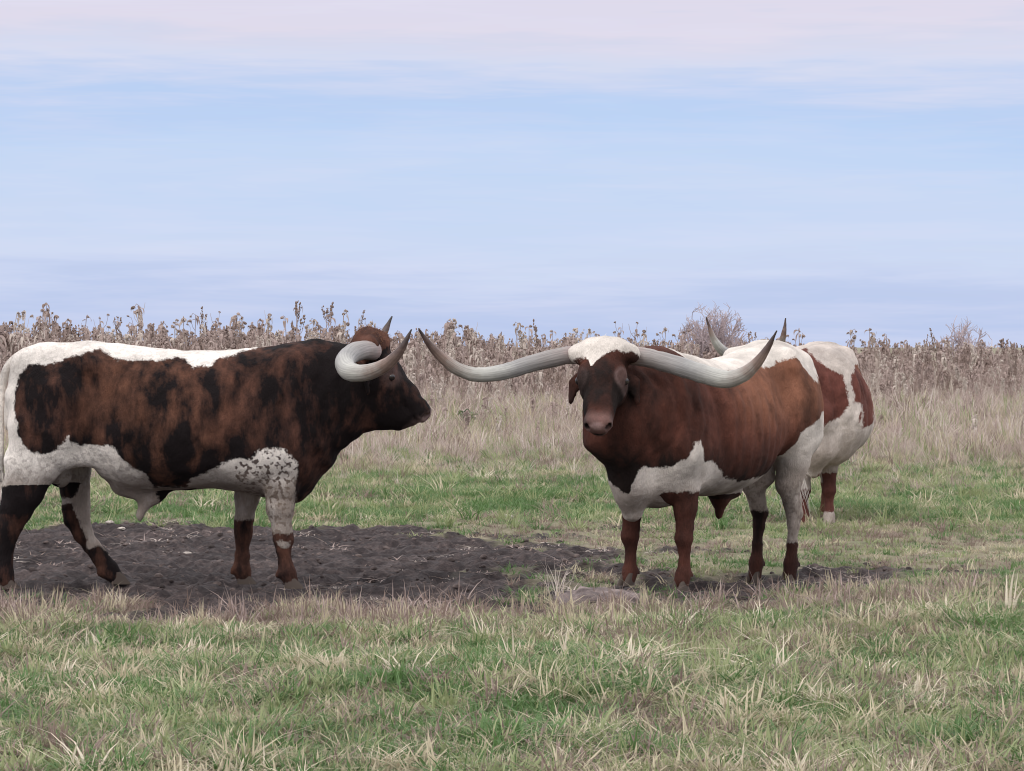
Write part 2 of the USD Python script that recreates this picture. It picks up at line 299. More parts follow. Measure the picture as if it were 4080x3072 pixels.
# ------------------------------------------------------------------ cattle: a distance field joined smoothly, then meshed
class Field:
    def __init__(s, lo, hi, h):
        s.lo, s.h = np.array(lo, float), h
        s.ax = [np.arange(l, u + h, h, dtype=np.float32) for l, u in zip(lo, hi)]
        s.D = np.full([len(a) for a in s.ax], 1.0, np.float32)
    def sub(s, lo, hi):
        return tuple(slice(max(0, int((l - o) / s.h)), max(0, int((u - o) / s.h) + 2)) for l, u, o in zip(lo, hi, s.lo))
    def grid(s, sl): return np.meshgrid(*[a[q] for a, q in zip(s.ax, sl)], indexing='ij')
    def blend(s, sl, d, k):
        A = s.D[sl]; h = np.maximum(k - np.abs(A - d), 0) / k
        s.D[sl] = np.minimum(A, d) - h * h * k * .25
    def bone(s, p0, p1, a0, a1=None, k=.05, up=(1, 0, 0), cut=False):
        p0, p1 = np.array(p0, float), np.array(p1, float); a1 = a1 or a0
        R = max(*a0, *a1) + k + .03
        sl = s.sub(np.minimum(p0, p1) - R, np.maximum(p0, p1) + R)
        X, Y, Z = s.grid(sl)
        ax = p1 - p0; L = np.linalg.norm(ax); ax = ax / L if L > 1e-6 else np.array([0, 0, 1.0])
        u = np.array(up, float) - ax * (np.array(up, float) @ ax)
        if np.linalg.norm(u) < 1e-3: u = np.array([0, 0, 1.0]) - ax * ax[2]
        u /= np.linalg.norm(u); w = np.cross(ax, u)
        rx, ry, rz = X - p0[0], Y - p0[1], Z - p0[2]
        q = rx * ax[0] + ry * ax[1] + rz * ax[2]
        t = np.clip(q / max(L, 1e-6), 0, 1); e = q - t * L
        ru, rv = a0[0] + (a1[0] - a0[0]) * t, a0[1] + (a1[1] - a0[1]) * t; re = np.minimum(ru, rv)
        cu, cv = (rx * u[0] + ry * u[1] + rz * u[2]), (rx * w[0] + ry * w[1] + rz * w[2])
        k0 = np.sqrt((cu / ru) ** 2 + (cv / rv) ** 2 + (e / re) ** 2) + 1e-6
        k1 = np.sqrt((cu / ru ** 2) ** 2 + (cv / rv ** 2) ** 2 + (e / re ** 2) ** 2) + 1e-6
        d = np.where(k0 < .2, -np.minimum(ru, rv) * .8, k0 * (k0 - 1) / k1)
        if cut:
            A = s.D[sl]; d = -d; h = np.maximum(k - np.abs(A - d), 0) / k; s.D[sl] = np.maximum(A, d) + h * h * k * .25
        else: s.blend(sl, d, k)
    def torso(s, st, k=.06):
        st = np.array(st, float); x = st[:, 0]; R = st[:, 3].max() + .1
        sl = s.sub((x[0] - .02, -R, st[:, 2].min() - .1), (x[-1] + .02, R, st[:, 1].max() + .1))
        X, Y, Z = s.grid(sl); xa = np.clip(s.ax[0][sl[0]], x[0], x[-1])
        top, bot, w = (PchipInterpolator(x, st[:, i])(xa)[:, None, None] for i in (1, 2, 3))
        zc, h = top * .47 + bot * .53, (top - bot) / 2
        h = np.where(Z > zc, top - zc, zc - bot); rel = (Z - zc) / h
        w = w * (1 - .10 * np.clip(rel, -1, 1))
        a, b = Y / w, rel
        P = 2.25
        k0 = (np.abs(a) ** P + np.abs(b) ** P) ** (1 / P) + 1e-6
        k1 = np.sqrt((a / w) ** 2 + (b / h) ** 2) + 1e-6
        s.blend(sl, np.where(k0 < .3, -.1, k0 * (k0 - 1) / k1 * 1.0).astype(np.float32), k)
    def mesh(s, smooth=3):
        D = s.D; n = D.shape; S = D < 0
        C = np.zeros([k - 1 for k in n], np.uint8)
        offs = list(np.ndindex(2, 2, 2))
        for o in offs: C += S[o[0]:n[0] - 1 + o[0], o[1]:n[1] - 1 + o[1], o[2]:n[2] - 1 + o[2]]
        cells = np.argwhere((C > 0) & (C < 8))
        idx = np.full(C.shape, -1, np.int64); idx[tuple(cells.T)] = np.arange(len(cells))
        val = np.stack([D[tuple((cells + o).T)] for o in offs], 1)
        acc, cnt = np.zeros((len(cells), 3)), np.zeros(len(cells))
        for a in range(8):
            for b in range(a + 1, 8):
                oa, ob = np.array(offs[a]), np.array(offs[b])
                if np.abs(oa - ob).sum() != 1: continue
                va, vb = val[:, a], val[:, b]; m = (va < 0) != (vb < 0)
                t = va[m] / (va[m] - vb[m]); acc[m] += oa + (ob - oa) * t[:, None]; cnt[m] += 1
        V = s.lo + (cells + acc / cnt[:, None]) * s.h
        F = []
        for ax in range(3):
            sa = [slice(None)] * 3; sb = [slice(None)] * 3; sa[ax] = slice(0, -1); sb[ax] = slice(1, None)
            e = np.argwhere(S[tuple(sa)] != S[tuple(sb)])
            o1, o2 = [k for k in range(3) if k != ax]
            e = e[(e[:, o1] > 0) & (e[:, o2] > 0) & (e[:, o1] < n[o1] - 1) & (e[:, o2] < n[o2] - 1)]
            d1, d2 = np.zeros(3, int), np.zeros(3, int); d1[o1] = 1; d2[o2] = 1
            q = np.stack([idx[tuple((e - d1 - d2).T)], idx[tuple((e - d2).T)], idx[tuple(e.T)], idx[tuple((e - d1).T)]], 1)
            flip = S[tuple(e.T)] != (ax == 1)
            q[~flip] = q[~flip][:, ::-1]
            F.append(q)
        F = np.vstack(F)
        E = np.vstack([F[:, [0, 1]], F[:, [1, 2]], F[:, [2, 3]], F[:, [3, 0]]])
        A = sparse.coo_matrix((np.ones(len(E) * 2), (np.r_[E[:, 0], E[:, 1]], np.r_[E[:, 1], E[:, 0]])), shape=(len(V),) * 2).tocsr(); A.data[:] = 1
        W = sparse.diags(1 / np.maximum(np.asarray(A.sum(1)).ravel(), 1)) @ A
        for _ in range(smooth):
            V = V + .5 * (W @ V - V); V = V - .52 * (W @ V - V)
        return V, F

def normals_of(V, F):
    return meshkit.arrays((V, F), True)[2]

class Frame:
    """head frame: origin at the poll, f down the nose, n out of the forehead, l to the animal's left"""
    def __init__(s, o, f, n, sc=1.0):
        s.o, s.sc = np.array(o, float), sc
        s.f = np.array(f, float) / np.linalg.norm(f); n = np.array(n, float); n -= s.f * (n @ s.f); s.n = n / np.linalg.norm(n)
        s.l = np.cross(s.n, s.f)                # left when f is forward and n is up
    def P(s, a, n, l=0.0): return s.o + s.sc * (s.f * a + s.n * n + s.l * l)
    def loc(s, V):
        r = (V - s.o) / s.sc; return r @ s.f, r @ s.n, r @ s.l

def build_head(Fd, H, jowl=0.0):
    c = H.sc; up = H.n
    def B(a, b, r0, r1=None, k=.05, up=up, cut=False):
        r0 = tuple(x * c for x in r0); r1 = tuple(x * c for x in r1) if r1 else None
        Fd.bone(H.P(*a), H.P(*b), r0, r1, k, up, cut)
    B((.06, -.10), (.20, -.125), (.095, .135), (.125, .130))
    B((.20, -.125), (.40, -.095), (.120, .125), (.085, .088))
    B((.38, -.090), (.535, -.082), (.078, .082), (.060, .084), k=.04)
    B((.548, -.060, -.035), (.548, -.060, .035), (.040, .046), k=.035, up=H.f)
    B((.45, -.14), (.535, -.14), (.040, .052), (.036, .050), k=.03)
    B((.14, -.215), (.44, -.140), (.085, .075), (.050, .055), k=.07)
    for sgn in (-1, 1):
        B((.16, -.19, .065 * sgn), (.24, -.18, .06 * sgn), (.075, .06), k=.06)          # cheek
        B((.165, -.055, .108 * sgn), (.230, -.080, .105 * sgn), (.036, .032), k=.04)    # brow
        B((.192, -.070, .118 * sgn), (.214, -.062, .126 * sgn), (.018, .022), k=.02)    # lid
        B((.50, -.035, .042 * sgn), (.545, -.045, .050 * sgn), (.030, .030), k=.03)     # nostril wing
        B((.030, -.075, .04 * sgn), (.030, -.075, .155 * sgn), (.078, .078), (.060, .060), k=.04, up=H.f)   # horn boss
        # ear: a leaf, hanging outward below the horn
        B((.10, -.15, .12 * sgn), (.155, -.195, .175 * sgn), (.028, .024), (.022, .042), k=.03, up=H.n)
        B((.155, -.195, .175 * sgn), (.255, -.25, .200 * sgn), (.020, .042), (.012, .014), k=.02, up=H.n)
    for sgn in (-1, 1):
        B((.560, -.050, .050 * sgn), (.580, -.062, .066 * sgn), (.020, .015), k=.015, cut=True)             # nostril
        B((.43, -.122, .085 * sgn), (.575, -.118, .055 * sgn), (.007, .020), k=.012, up=H.n, cut=True)      # mouth line
    B((-.005, -.08, -.07), (-.005, -.08, .07), (.075, .075), k=.05, up=H.f)          # poll
    B((.585, -.118, -.05), (.585, -.118, .05), (.007, .014), k=.01, up=H.n, cut=True)

def hoof_mesh(x, y, z, yaw=0.0, size=1.0):
    mb = MB()
    for sgn in (-1, 1):
        pts = []
        for a in np.linspace(0, 2 * np.pi, 11)[:-1]:
            cx, cy = math.cos(a), math.sin(a)
            pts.append((.058 * cx + .012, .021 * cy, 0.0)); pts.append((.040 * cx - .006, .019 * cy, .035)); pts.append((.026 * cx - .016, .017 * cy, .075))
        h = trimesh.convex.convex_hull(np.array(pts) * size)
        v = np.array(h.vertices) + [0, sgn * .0235 * size, 0]
        c, s = math.cos(yaw), math.sin(yaw)
        v = np.stack([v[:, 0] * c - v[:, 1] * s + x, v[:, 0] * s + v[:, 1] * c + y, v[:, 2] + z], 1)
        mb.add((v, np.array(h.faces)))
    return mb.get()

def horn_mesh(pts, rad, seed):
    P = catmull(pts, 56); rad = np.array(rad) * .91; R = np.interp(np.linspace(0, len(rad) - 1, 56), np.arange(len(rad)), rad)
    tt = np.linspace(0, 1, 56); R = R * (1 + .016 * np.sin(tt * 150) * smoothstep(.55, .05, tt)) * (1 + .05 * (meshkit.noise(np.stack([np.arange(56) * .9, np.full(56, seed), np.zeros(56)], -1)) - .5))
    v, f = tube(P, R, 18)
    arc = np.r_[0, np.cumsum(np.linalg.norm(np.diff(P, axis=0), axis=1))]; arc /= arc[-1]
    t = np.r_[np.repeat(arc, 18), 0, 1]; an = np.r_[np.tile(np.arange(18) * 2 * np.pi / 18, 56), 0, 0]
    v = v + normals_of(v, f) * ((meshkit.fbm(v * 30, 3, seed) - .5) * .006)[:, None]
    return (v, f), np.stack([t, np.cos(an), np.sin(an)], -1)

def hair_tuft(roots, dirs, length, width, seed, curl=.4):
    """many thin curved tapering locks"""
    r = np.random.default_rng(seed); mb = MB()
    for p, d in zip(roots, dirs):
        L = length * r.uniform(.5, 1.2); side = np.cross(d, r.normal(size=3)); side /= np.linalg.norm(side)
        b = r.normal(size=3) * curl
        ts = np.linspace(0, 1, 5)
        c = p + L * (ts[:, None] * d + (ts ** 2)[:, None] * (b + np.array([0, 0, -.5]) * curl))
        mb.add(tube(c, width * (1 - ts * .85), 3, False))
    return mb.get()

def sd_poly(poly, x, z):
    g = poly if hasattr(poly, 'boundary') else shapely.Polygon(poly).buffer(0)
    d = shapely.distance(g.boundary, shapely.points(x, z)); return np.where(shapely.contains_xy(g, x, z), d, -d)

BODIES = []
def animal(name, label, loc, rotz, mat, Fd, H, paint, horns, hooves, tail, switch_mat, poll_mat, poll_n=800, eye_l=.128, eye_s=.222):
    V, F = Fd.mesh()
    N = normals_of(V, F)
    X, Y, Z = V.T; nz = meshkit.fbm(V * 5, 3, 17) - .5; side = smoothstep(.12, .25, np.abs(Y))
    rel = .007 * np.sin(X * 52 + nz * 9 + Z * 6) * smoothstep(.50, .66, X) * smoothstep(1.2, .9, X) * smoothstep(.62, .85, Z) * smoothstep(1.42, 1.2, Z)      # neck folds
    rel += .0045 * np.sin(X * 66 + Z * 8 + nz * 5) * smoothstep(-.45, -.25, X) * smoothstep(.42, .25, X) * smoothstep(.62, .8, Z) * smoothstep(1.28, 1.1, Z) * side  # ribs
    rel -= .020 * np.exp(-((X - .40 - .12 * (Z - 1)) / .05) ** 2) * smoothstep(.70, .85, Z) * smoothstep(1.35, 1.15, Z) * side                                  # behind the shoulder blade
    rel -= .028 * np.exp(-((X + .43) / .09) ** 2 - ((Z - 1.16) / .13) ** 2) * side                                                                            # flank hollow
    V = V + N * rel[:, None]
    V = V + N * ((meshkit.fbm(V * [9, 9, 4.5], 3, 13) - .5) * .022 * smoothstep(.45, .8, V[:, 2]) + (meshkit.fbm(V * 14, 3, 11) - .5) * .012 + (meshkit.fbm(V * 60, 2, 12) - .5) * .004)[:, None]
    coat, skin = paint(V, N)
    root = thing(name, label, 'bull', loc, rotz)
    BODIES.append((V, F, loc, rotz))
    part('body', (V, F), mat, root, True, {'coat': coat, 'skin': skin})
    for i, (pts, rad) in enumerate(horns):
        m, s = horn_mesh(pts, rad, 3 + i); part('horn', m, M_horn, root, True, {'skin': s})
    for sgn in (-1, 1):
        e = trimesh.creation.icosphere(2, .0255 * H.sc); e.apply_translation(H.P(eye_s, -.084, sgn * (eye_l - .002)))
        part('eye', e, M_eye, root, True)
    for h in hooves: part('hoof', hoof_mesh(*h), M_hoof, root, 40)
    if tail:
        tp, tr, sw, tw = tail
        C = catmull(tp, 40); R = np.interp(np.linspace(0, 1, 40), np.linspace(0, 1, len(tr)), tr)
        v, f = tube(C, R, 10)
        white = np.full(len(v), tw)
        t = part('tail', (v, f), mat, root, True, {'coat': np.stack([white, white * 0 + .5, white * 0 + .2], -1), 'skin': np.stack([white * 0, white * 0 + .25, white * 0 + .3], -1)})
        r = np.random.default_rng(5); n = 140
        roots = C[-1] + r.normal(size=(n, 3)) * [.014, .014, .04]
        dirs = np.tile([0, 0, -1.0], (n, 1)) + r.normal(size=(n, 3)) * .13
        part('switch', hair_tuft(roots, dirs, sw, .0045, 6, .12), switch_mat, t)
    # curly hair on the poll
    s, n, l = H.loc(V); r = np.random.default_rng(9)
    ok = np.nonzero((s < .07) & (s > -.12) & (np.abs(l) < .13) & (n > -.15) & (N @ H.n > -.2))[0]
    if len(ok):
        pick = r.choice(ok, poll_n); d = r.normal(size=(poll_n, 3)) * .6 + H.f * .7; d = d - N[pick] * np.sum(d * N[pick], 1)[:, None] + N[pick] * .22
        part('poll_hair', hair_tuft(V[pick] - N[pick] * .005, d / np.linalg.norm(d, axis=1)[:, None], .018, .0024, 10, .6), poll_mat, root)
    return root

# --- first bull: seen side-on, walking to the right. S() reads the side-view sketch (units of 1/356.2 m)
def S(x, z): return ((x - 376) / 356.2, (1264.5 - z) / 356.2)
def S3(x, z, y): a, b = S(x, z); return (a, y, b)
F1 = Field((-1.18, -.46, -.04), (1.72, .46, 1.62), .0125)
F1.torso([(*(S(x, t)), S(x, b)[1], w) if False else (S(x, t)[0], S(x, t)[1], S(x, b)[1], w) for x, t, b, w in [
    (24, 850, 930, .08), (32, 795, 990, .16), (60, 752, 1010, .225), (100, 739, 1010, .26), (150, 738, 1005, .27), (190, 734, 1003, .28), (230, 738, 1035, .305), (280, 744, 1055, .34),
    (340, 751, 1060, .365), (400, 756, 1058, .375), (460, 757, 1055, .365), (510, 755, 1060, .35), (560, 752, 1072, .325), (600, 746, 1080, .305), (640, 738, 1078, .28), (670, 735, 1055, .255),
    (700, 738, 1010, .215), (730, 746, 970, .17), (752, 770, 940, .10)]])
F1.bone(S3(650, 884, 0), S3(712, 850, 0), (.365, .25), (.305, .20), k=.05, up=(0, 0, 1))
F1.bone(S3(712, 848, 0), S3(792, 820, 0), (.31, .20), (.225, .155), k=.06, up=(0, 0, 1))
F1.bone(S3(690, 990, 0), S3(640, 1062, 0), (.07, .10), (.045, .09), k=.10)                 # brisket
H1 = Frame(S3(815, 722, 0), (.60, 0, -.80), (.80, 0, .60))
build_head(F1, H1)
F1.bone(S3(820, 880, -.0), S3(866, 900, 0), (.160, .10), (.088, .062), k=.06, up=(0, 0, 1))  # jowl
F1.bone(S3(795, 735, 0), S3(822, 740, 0), (.060, .10), k=.05, up=(0, 0, 1))
for sgn in (-1, 1):
    F1.bone(S3(640, 800, .13 * sgn), S3(600, 975, .20 * sgn), (.13, .10), (.15, .10), k=.12)     # shoulder
    F1.bone(S3(190, 775, .20 * sgn), S3(200, 790, .22 * sgn), (.06, .05), k=.10)                 # hip bone
    F1.bone(S3(60, 790, .10 * sgn), S3(50, 850, .12 * sgn), (.09, .08), k=.10)                   # pin bone
    F1.bone(S3(150, 860, .18 * sgn), S3(95, 950, .185 * sgn), (.24, .11), (.20, .10), k=.12)     # thigh
def chain(Fd, pts, k=.05):
    c = np.array(pts[-2][0]) - [.052, 0, .005]
    for g in (-1, 1): Fd.bone(c + [0, .020 * g, 0], c + [-.012, .022 * g, -.016], (.016, .014), (.011, .010), .02)
    for (p, r), (q, s) in zip(pts[:-1], pts[1:]): Fd.bone(p, q, r, s, k)
yn, yf = -.185, .185
chain(F1, [(S3(612, 965, yn), (.155, .10)), (S3(611, 1045, yn), (.100, .085)), (S3(610, 1095, yn), (.080, .068)), (S3(613, 1140, yn), (.054, .050)), (S3(617, 1163, yn), (.057, .053)), (S3(617, 1186, yn), (.039, .038)),
           (S3(620, 1210, yn), (.037, .032)), (S3(625, 1232, yn), (.050, .044)), (S3(633, 1252, yn), (.046, .044))], .03)
chain(F1, [(S3(535, 1030, yf), (.11, .09)), (S3(528, 1078, yf), (.073, .062)), (S3(522, 1125, yf), (.056, .052)), (S3(520, 1152, yf), (.053, .050)), (S3(519, 1172, yf), (.043, .040)), (S3(518, 1205, yf), (.041, .034)),
           (S3(517, 1234, yf), (.049, .044)), (S3(521, 1252, yf), (.046, .044))], .03)
chain(F1, [(S3(105, 930, yn), (.22, .12)), (S3(78, 1000, yn), (.165, .105)), (S3(58, 1063, yn), (.118, .08)), (S3(44, 1099, yn), (.090, .066)), (S3(30, 1134, yn), (.068, .052)), (S3(24, 1155, yn), (.056, .048)), (S3(21, 1180, yn), (.046, .040)),
           (S3(19, 1208, yn), (.045, .038)), (S3(17, 1235, yn), (.052, .046)), (S3(24, 1254, yn), (.046, .045))], .04)
chain(F1, [(S3(120, 920, yf), (.20, .11)), (S3(148, 1015, yf), (.105, .085)), (S3(153, 1063, yf), (.084, .072)), (S3(155, 1099, yf), (.080, .062)), (S3(157, 1124, yf), (.074, .055)), (S3(170, 1156, yf), (.055, .047)), (S3(190, 1184, yf), (.045, .040)),
           (S3(208, 1208, yf), (.047, .040)), (S3(227, 1236, yf), (.052, .045)), (S3(243, 1254, yf), (.044, .043))], .04)
F1.bone(S3(150, 985, -.17), S3(200, 985, -.16), (.06, .05), (.05, .05), k=.08)                # stifle fold
F1.bone(S3(262, 1050, 0), S3(335, 1068, 0), (.055, .06), (.06, .06), k=.08, up=(0, 0, 1))      # sheath
F1.bone(S3(318, 1078, 0), S3(303, 1112, 0), (.045, .04), (.022, .020), k=.05)
F1.bone(S3(303, 1112, 0), S3(302, 1124, 0), (.020, .018), (.013, .013), k=.02)
F1.bone(S3(128, 985, 0), S3(130, 1030, 0), (.06, .06), (.07, .065), k=.05)                     # scrotum between the thighs

def C1(pts): return [S(x * .3905, 650.6 + z * .3905) for x, z in pts]
brown1 = shapely.Polygon(C1([(115, 600), (110, 520), (140, 400), (190, 350), (280, 350), (400, 315), (480, 290), (570, 262), (620, 290), (670, 325), (760, 320), (880, 325), (1010, 310), (1050, 325), (1085, 360),
    (1190, 360), (1220, 315), (1300, 300), (1350, 270), (1420, 262), (1470, 225), (1480, 60), (4000, 60), (4000, 1500), (1640, 1400), (1650, 1000), (1665, 880), (1600, 815), (1540, 797), (1470, 805), (1432, 832), (1440, 850),
    (1400, 865), (1300, 862), (1220, 910), (1150, 950), (1080, 975), (1050, 1020), (870, 1020), (835, 945), (760, 910), (720, 870), (660, 800), (620, 785), (520, 790), (430, 780), (415, 740), (350, 810), (265, 840), (190, 810), (140, 740)]))
near_hind1 = shapely.Polygon(C1([(-200, 1040), (30, 1020), (100, 1000), (180, 960), (210, 925), (330, 932), (330, 1700), (-200, 1700)]))
far_hind1 = shapely.Polygon(C1([(260, 880), (500, 860), (480, 980), (430, 1010), (395, 1090), (280, 1100)])).union(shapely.Polygon(C1([(280, 1120), (380, 1130), (425, 1230), (455, 1300), (470, 1385), (520, 1360), (560, 1385), (640, 1450), (760, 1520), (800, 1700), (400, 1700), (280, 1300)])))
def paint1(V, N):
    x, y, z = V.T; s, n, l = H1.loc(V)
    br = sd_poly(brown1, x, z)
    leg = (z < .62)
    hind = (x < -.42) & leg
    br = np.where(hind & (y < .03), np.maximum(br, sd_poly(near_hind1, x, z)), br)
    br = np.where(hind & (y >= .03), np.maximum(br, sd_poly(far_hind1, x, z)), br)
    br = np.where((x < -.25) & (z < .30), np.maximum(br, .17 - z), br)
    front = (x > .28) & (x < .82) & (z < .48)
    zl = np.where(y < 0, S(0, 650.6 + 1275 * .3905)[1], S(0, 650.6 + 1215 * .3905)[1])
    patch = sd_poly(C1([(1545, 1320), (1580, 1305), (1615, 1320), (1605, 1355), (1570, 1350)]), x, z)
    br = np.where(front, np.minimum(zl - z, np.where(y < 0, -patch, 1)), br)
    nearleg = (y < -.05) & (x > .40) & (x < .80) & (z < .95)
    spk = np.where(nearleg, 1.0, 0.0) + np.where((z > 1.25), .16, .0) + np.where((z < .85) & (x < .3) & (z > .62), .30, 0)
    spk = np.where(front, np.where(y < 0, .8, .2), spk)
    headdark = smoothstep(.6, 1.05, x) * .32
    dark = .70 + headdark + .30 * smoothstep(1.0, .7, z) * (x < .6) + .2 * smoothstep(-.55, -.8, x)
    dark = np.where(z < .45, np.where(x < -.3, .78, .58), dark)
    dark = np.where((s < .10) & (x > 1.02) & (n > -.17), .12, dark)
    br = np.where((np.abs(y) < .10) & (z < .60) & (z > .35), np.maximum(br, sd_poly([S(x_, z_) for x_, z_ in [(340, 1060), (352, 1045), (375, 1038), (425, 1030), (425, 1075), (345, 1085)]], x, z)), br)
    w = np.clip(.5 - br / .09, -.2, 1.2)
    pink = smoothstep(.085, .05, np.linalg.norm((V - H1.P(.595, -.065)) * [1, .8, 1], axis=1)) * .85
    pink = np.where((s > .50) & (s < .66) & (n < -.09) & (n > -.22) & (x > 1.3), np.maximum(pink, .5 * smoothstep(.53, .59, s)), pink)
    pink = np.maximum(pink, np.where((np.abs(l) > .06) & (n > -.16), .16 * smoothstep(.085, .020, np.hypot(s - .262, n + .085)), 0))
    soil = .16 + .85 * smoothstep(.80, .52, z) + .25 * smoothstep(.4, .1, z)
    red = .35 + .3 * smoothstep(.6, .1, np.abs(x + .15)) - .2 * smoothstep(.5, .9, x)
    return np.stack([w, dark, np.clip(spk, 0, 1)], -1), np.stack([np.clip(pink, 0, 1), np.clip(soil, 0, .85), np.clip(red, 0, 1)], -1)
def W1(qx, qy, y):
    d = 20 + y; return ((qx - 1106) / 7124 * d + 2.05, y, EYE - (qy - 748) / 7124 * d)
horns1 = [([W1(806, 757, -.12), W1(780, 757, -.27), W1(757, 766, -.42), W1(744, 784, -.58), W1(757, 803, -.74), W1(795, 804, -.88), W1(838, 785, -.98), W1(868, 752, -1.03), W1(889, 711, -1.05)], (.064, .064, .064, .063, .060, .052, .041, .026, .005)),
          ([W1(812, 757, .12), W1(800, 757, .27), W1(788, 764, .45), W1(785, 775, .64), W1(795, 777, .80), W1(810, 760, .93), W1(828, 722, 1.01), W1(847, 683, 1.05)], (.062, .062, .062, .060, .054, .044, .030, .005))]
hooves1 = [(S(636, 0)[0], yn, -.005), (S(524, 0)[0], yf, -.005), (S(27, 0)[0], yn, -.005), (S(249, 0)[0], yf, -.005)]
tail1 = ([S3(78, 768, 0), S3(46, 770, -.01), S3(14, 803, -.02), S3(4, 870, -.03), S3(3, 960, -.03), S3(4, 1040, -.04)], (.045, .040, .032, .025, .022, .020, .018), .30, 1.0)
animal('longhorn_bull', 'dark brindle longhorn bull with white back stripe, standing side-on at left', (-2.05, 20.0, 0.0), 0, M_coat1, F1, H1, paint1, horns1, hooves1, tail1, M_hairwhite, M_hairtan, 800, .122, .258)

# --- second bull: comes towards the camera, head turned to it
P2, TH2 = np.array([1.223, 20.47]), math.radians(35)
h2, l2 = np.array([-math.sin(TH2), -math.cos(TH2)]), np.array([math.cos(TH2), -math.sin(TH2)])
def to2(X, Y, Z, P=P2, h=h2, l=l2): r = np.array([X, Y]) - P; return (float(r @ h), float(r @ l), float(Z))
def Q2(qx, qy, Y, **k): return to2((qx - 1106) / 7124 * Y, Y, EYE - (qy - 748) / 7124 * Y, **k)
def body2(Fd, neck, Hd, fr, hi, wide=1.0):
    st = ([(-1.04, 1.15, .95, .08), (-1.01, 1.29, .84, .17), (-.95, 1.42, .75, .25), (-.83, 1.480, .73, .285), (-.70, 1.495, .73, .30), (-.53, 1.455, .73, .305), (-.36, 1.415, .64, .325), (-.2, 1.385, .56, .365), (0, 1.37, .53, .38),
              (.15, 1.375, .525, .375), (.3, 1.395, .53, .36), (.42, 1.415, .515, .345), (.53, 1.435, .49, .33), (.63, 1.448, .47, .31), (.72, 1.44, .50, .29), (.80, 1.43, .57, .26), (.88, 1.34, .67, .20), (.94, 1.20, .82, .10)])
    Fd.torso([(a, b, c, d * wide) for a, b, c, d in st])
    for (p, r), (q, s) in zip(neck[:-1], neck[1:]): Fd.bone(p, q, r, s, k=.09, up=(0, 0, 1))
    if True:
        Fd.bone((.98, 0, .92), (.86, 0, .62), (.11, .11), (.09, .11), k=.10)
        Fd.bone((.85, -.02, .64), (.80, -.05, .455), (.14, .12), (.07, .06), k=.10)
    build_head(Fd, Hd)
    for g in (-1, 1):
        Fd.bone((.68, .13 * g, 1.24), (.64, .225 * g, .84), (.12, .10), (.15, .11), k=.12)
        Fd.bone((-.62, .21 * g, 1.38), (-.60, .235 * g, 1.33), (.06, .05), k=.10)
        Fd.bone((-.94, .10 * g, 1.33), (-.96, .12 * g, 1.16), (.09, .08), k=.10)
        Fd.bone((-.70, .195 * g, 1.12), (-.80, .20 * g, .86), (.23, .115), (.18, .10), k=.12)
        x, y = fr[0 if g < 0 else 1]
        chain(Fd, [((x + .01, .19 * g, .80), (.145, .10)), ((x, y, .60), (.092, .085)), ((x - .005, y, .47), (.070, .068)), ((x + .005, y, .35), (.050, .050)), ((x + .016, y, .29), (.056, .054)), ((x + .008, y, .225), (.035, .036)),
                   ((x + .01, y, .15), (.034, .033)), ((x + .018, y, .085), (.045, .044)), ((x + .04, y, .03), (.046, .048))], .02)
        x, y = hi[0 if g < 0 else 1]
        chain(Fd, [((-.76, .19 * g, .95), (.20, .12)), ((-.74, y * .6 + .075 * g, .72), (.14, .095)), ((x + .02, y, .57), (.092, .068)), ((x - .030, y, .45), (.062, .050)), ((x - .062, y, .385), (.060, .047)), ((x - .045, y, .31), (.038, .033)),
                   ((x - .03, y, .19), (.035, .030)), ((x - .015, y, .07), (.044, .042)), ((x + .01, y, -.02), (.046, .046))], .025)
    Fd.bone((-.30, 0, .55), (-.12, 0, .51), (.05, .055), (.05, .055), k=.08, up=(0, 0, 1))
    Fd.bone((-.14, 0, .49), (-.12, 0, .395), (.046, .04), (.026, .024), k=.05)
    Fd.bone((-.66, 0, .75), (-.66, 0, .62), (.06, .06), (.075, .068), k=.05)
F2 = Field((-1.05, -.50, -.09), (1.62, .55, 1.62), .0125)
hd = np.array([-.13, -.99]); hd /= np.linalg.norm(hd); pit = math.radians(53)
fw = np.array([hd[0] * math.cos(pit), hd[1] * math.cos(pit), -math.sin(pit)]); nw = np.array([hd[0] * math.sin(pit), hd[1] * math.sin(pit), math.cos(pit)])
def rot2(v): return np.array([v[:2] @ h2, v[:2] @ l2, v[2]])
HO2 = np.array(Q2(1303, 739, 19.45))
H2 = Frame(HO2, rot2(fw), rot2(nw), 1.0)
nk = H2.P(.06, -.30)
body2(F2, [((.66, 0, 1.02), (.375, .26)), ((.92, 0, 1.03), (.325, .215)), (tuple(nk - [0.02, 0, .0]), (.175, .125))], H2, [(.575, -.20), (.60, .20)], [(-.66, -.06), (-.72, .16)])
white2 = [(-1.3, 1.6), (-1.3, 1.22), (-.93, 1.22), (-.89, 1.27), (-.86, 1.21), (-.78, 1.23), (-.74, 1.31), (-.60, 1.38), (-.50, 1.36), (-.40, 1.32), (-.29, 1.32), (.04, 1.30), (.33, 1.30), (.50, 1.34), (.60, 1.42), (.62, 1.6)]
belly2 = [(-1.3, 1.05), (-.86, 1.03), (-.78, .98), (-.60, .91), (-.57, .79), (-.56, .70), (-.12, .64), (.13, .62), (.32, .66), (.43, .73), (.53, .76), (.60, .755), (.63, .82), (.66, .89), (.71, .86), (.76, .77), (.84, .73), (1.1, .72), (1.1, .3), (-1.3, .3)]
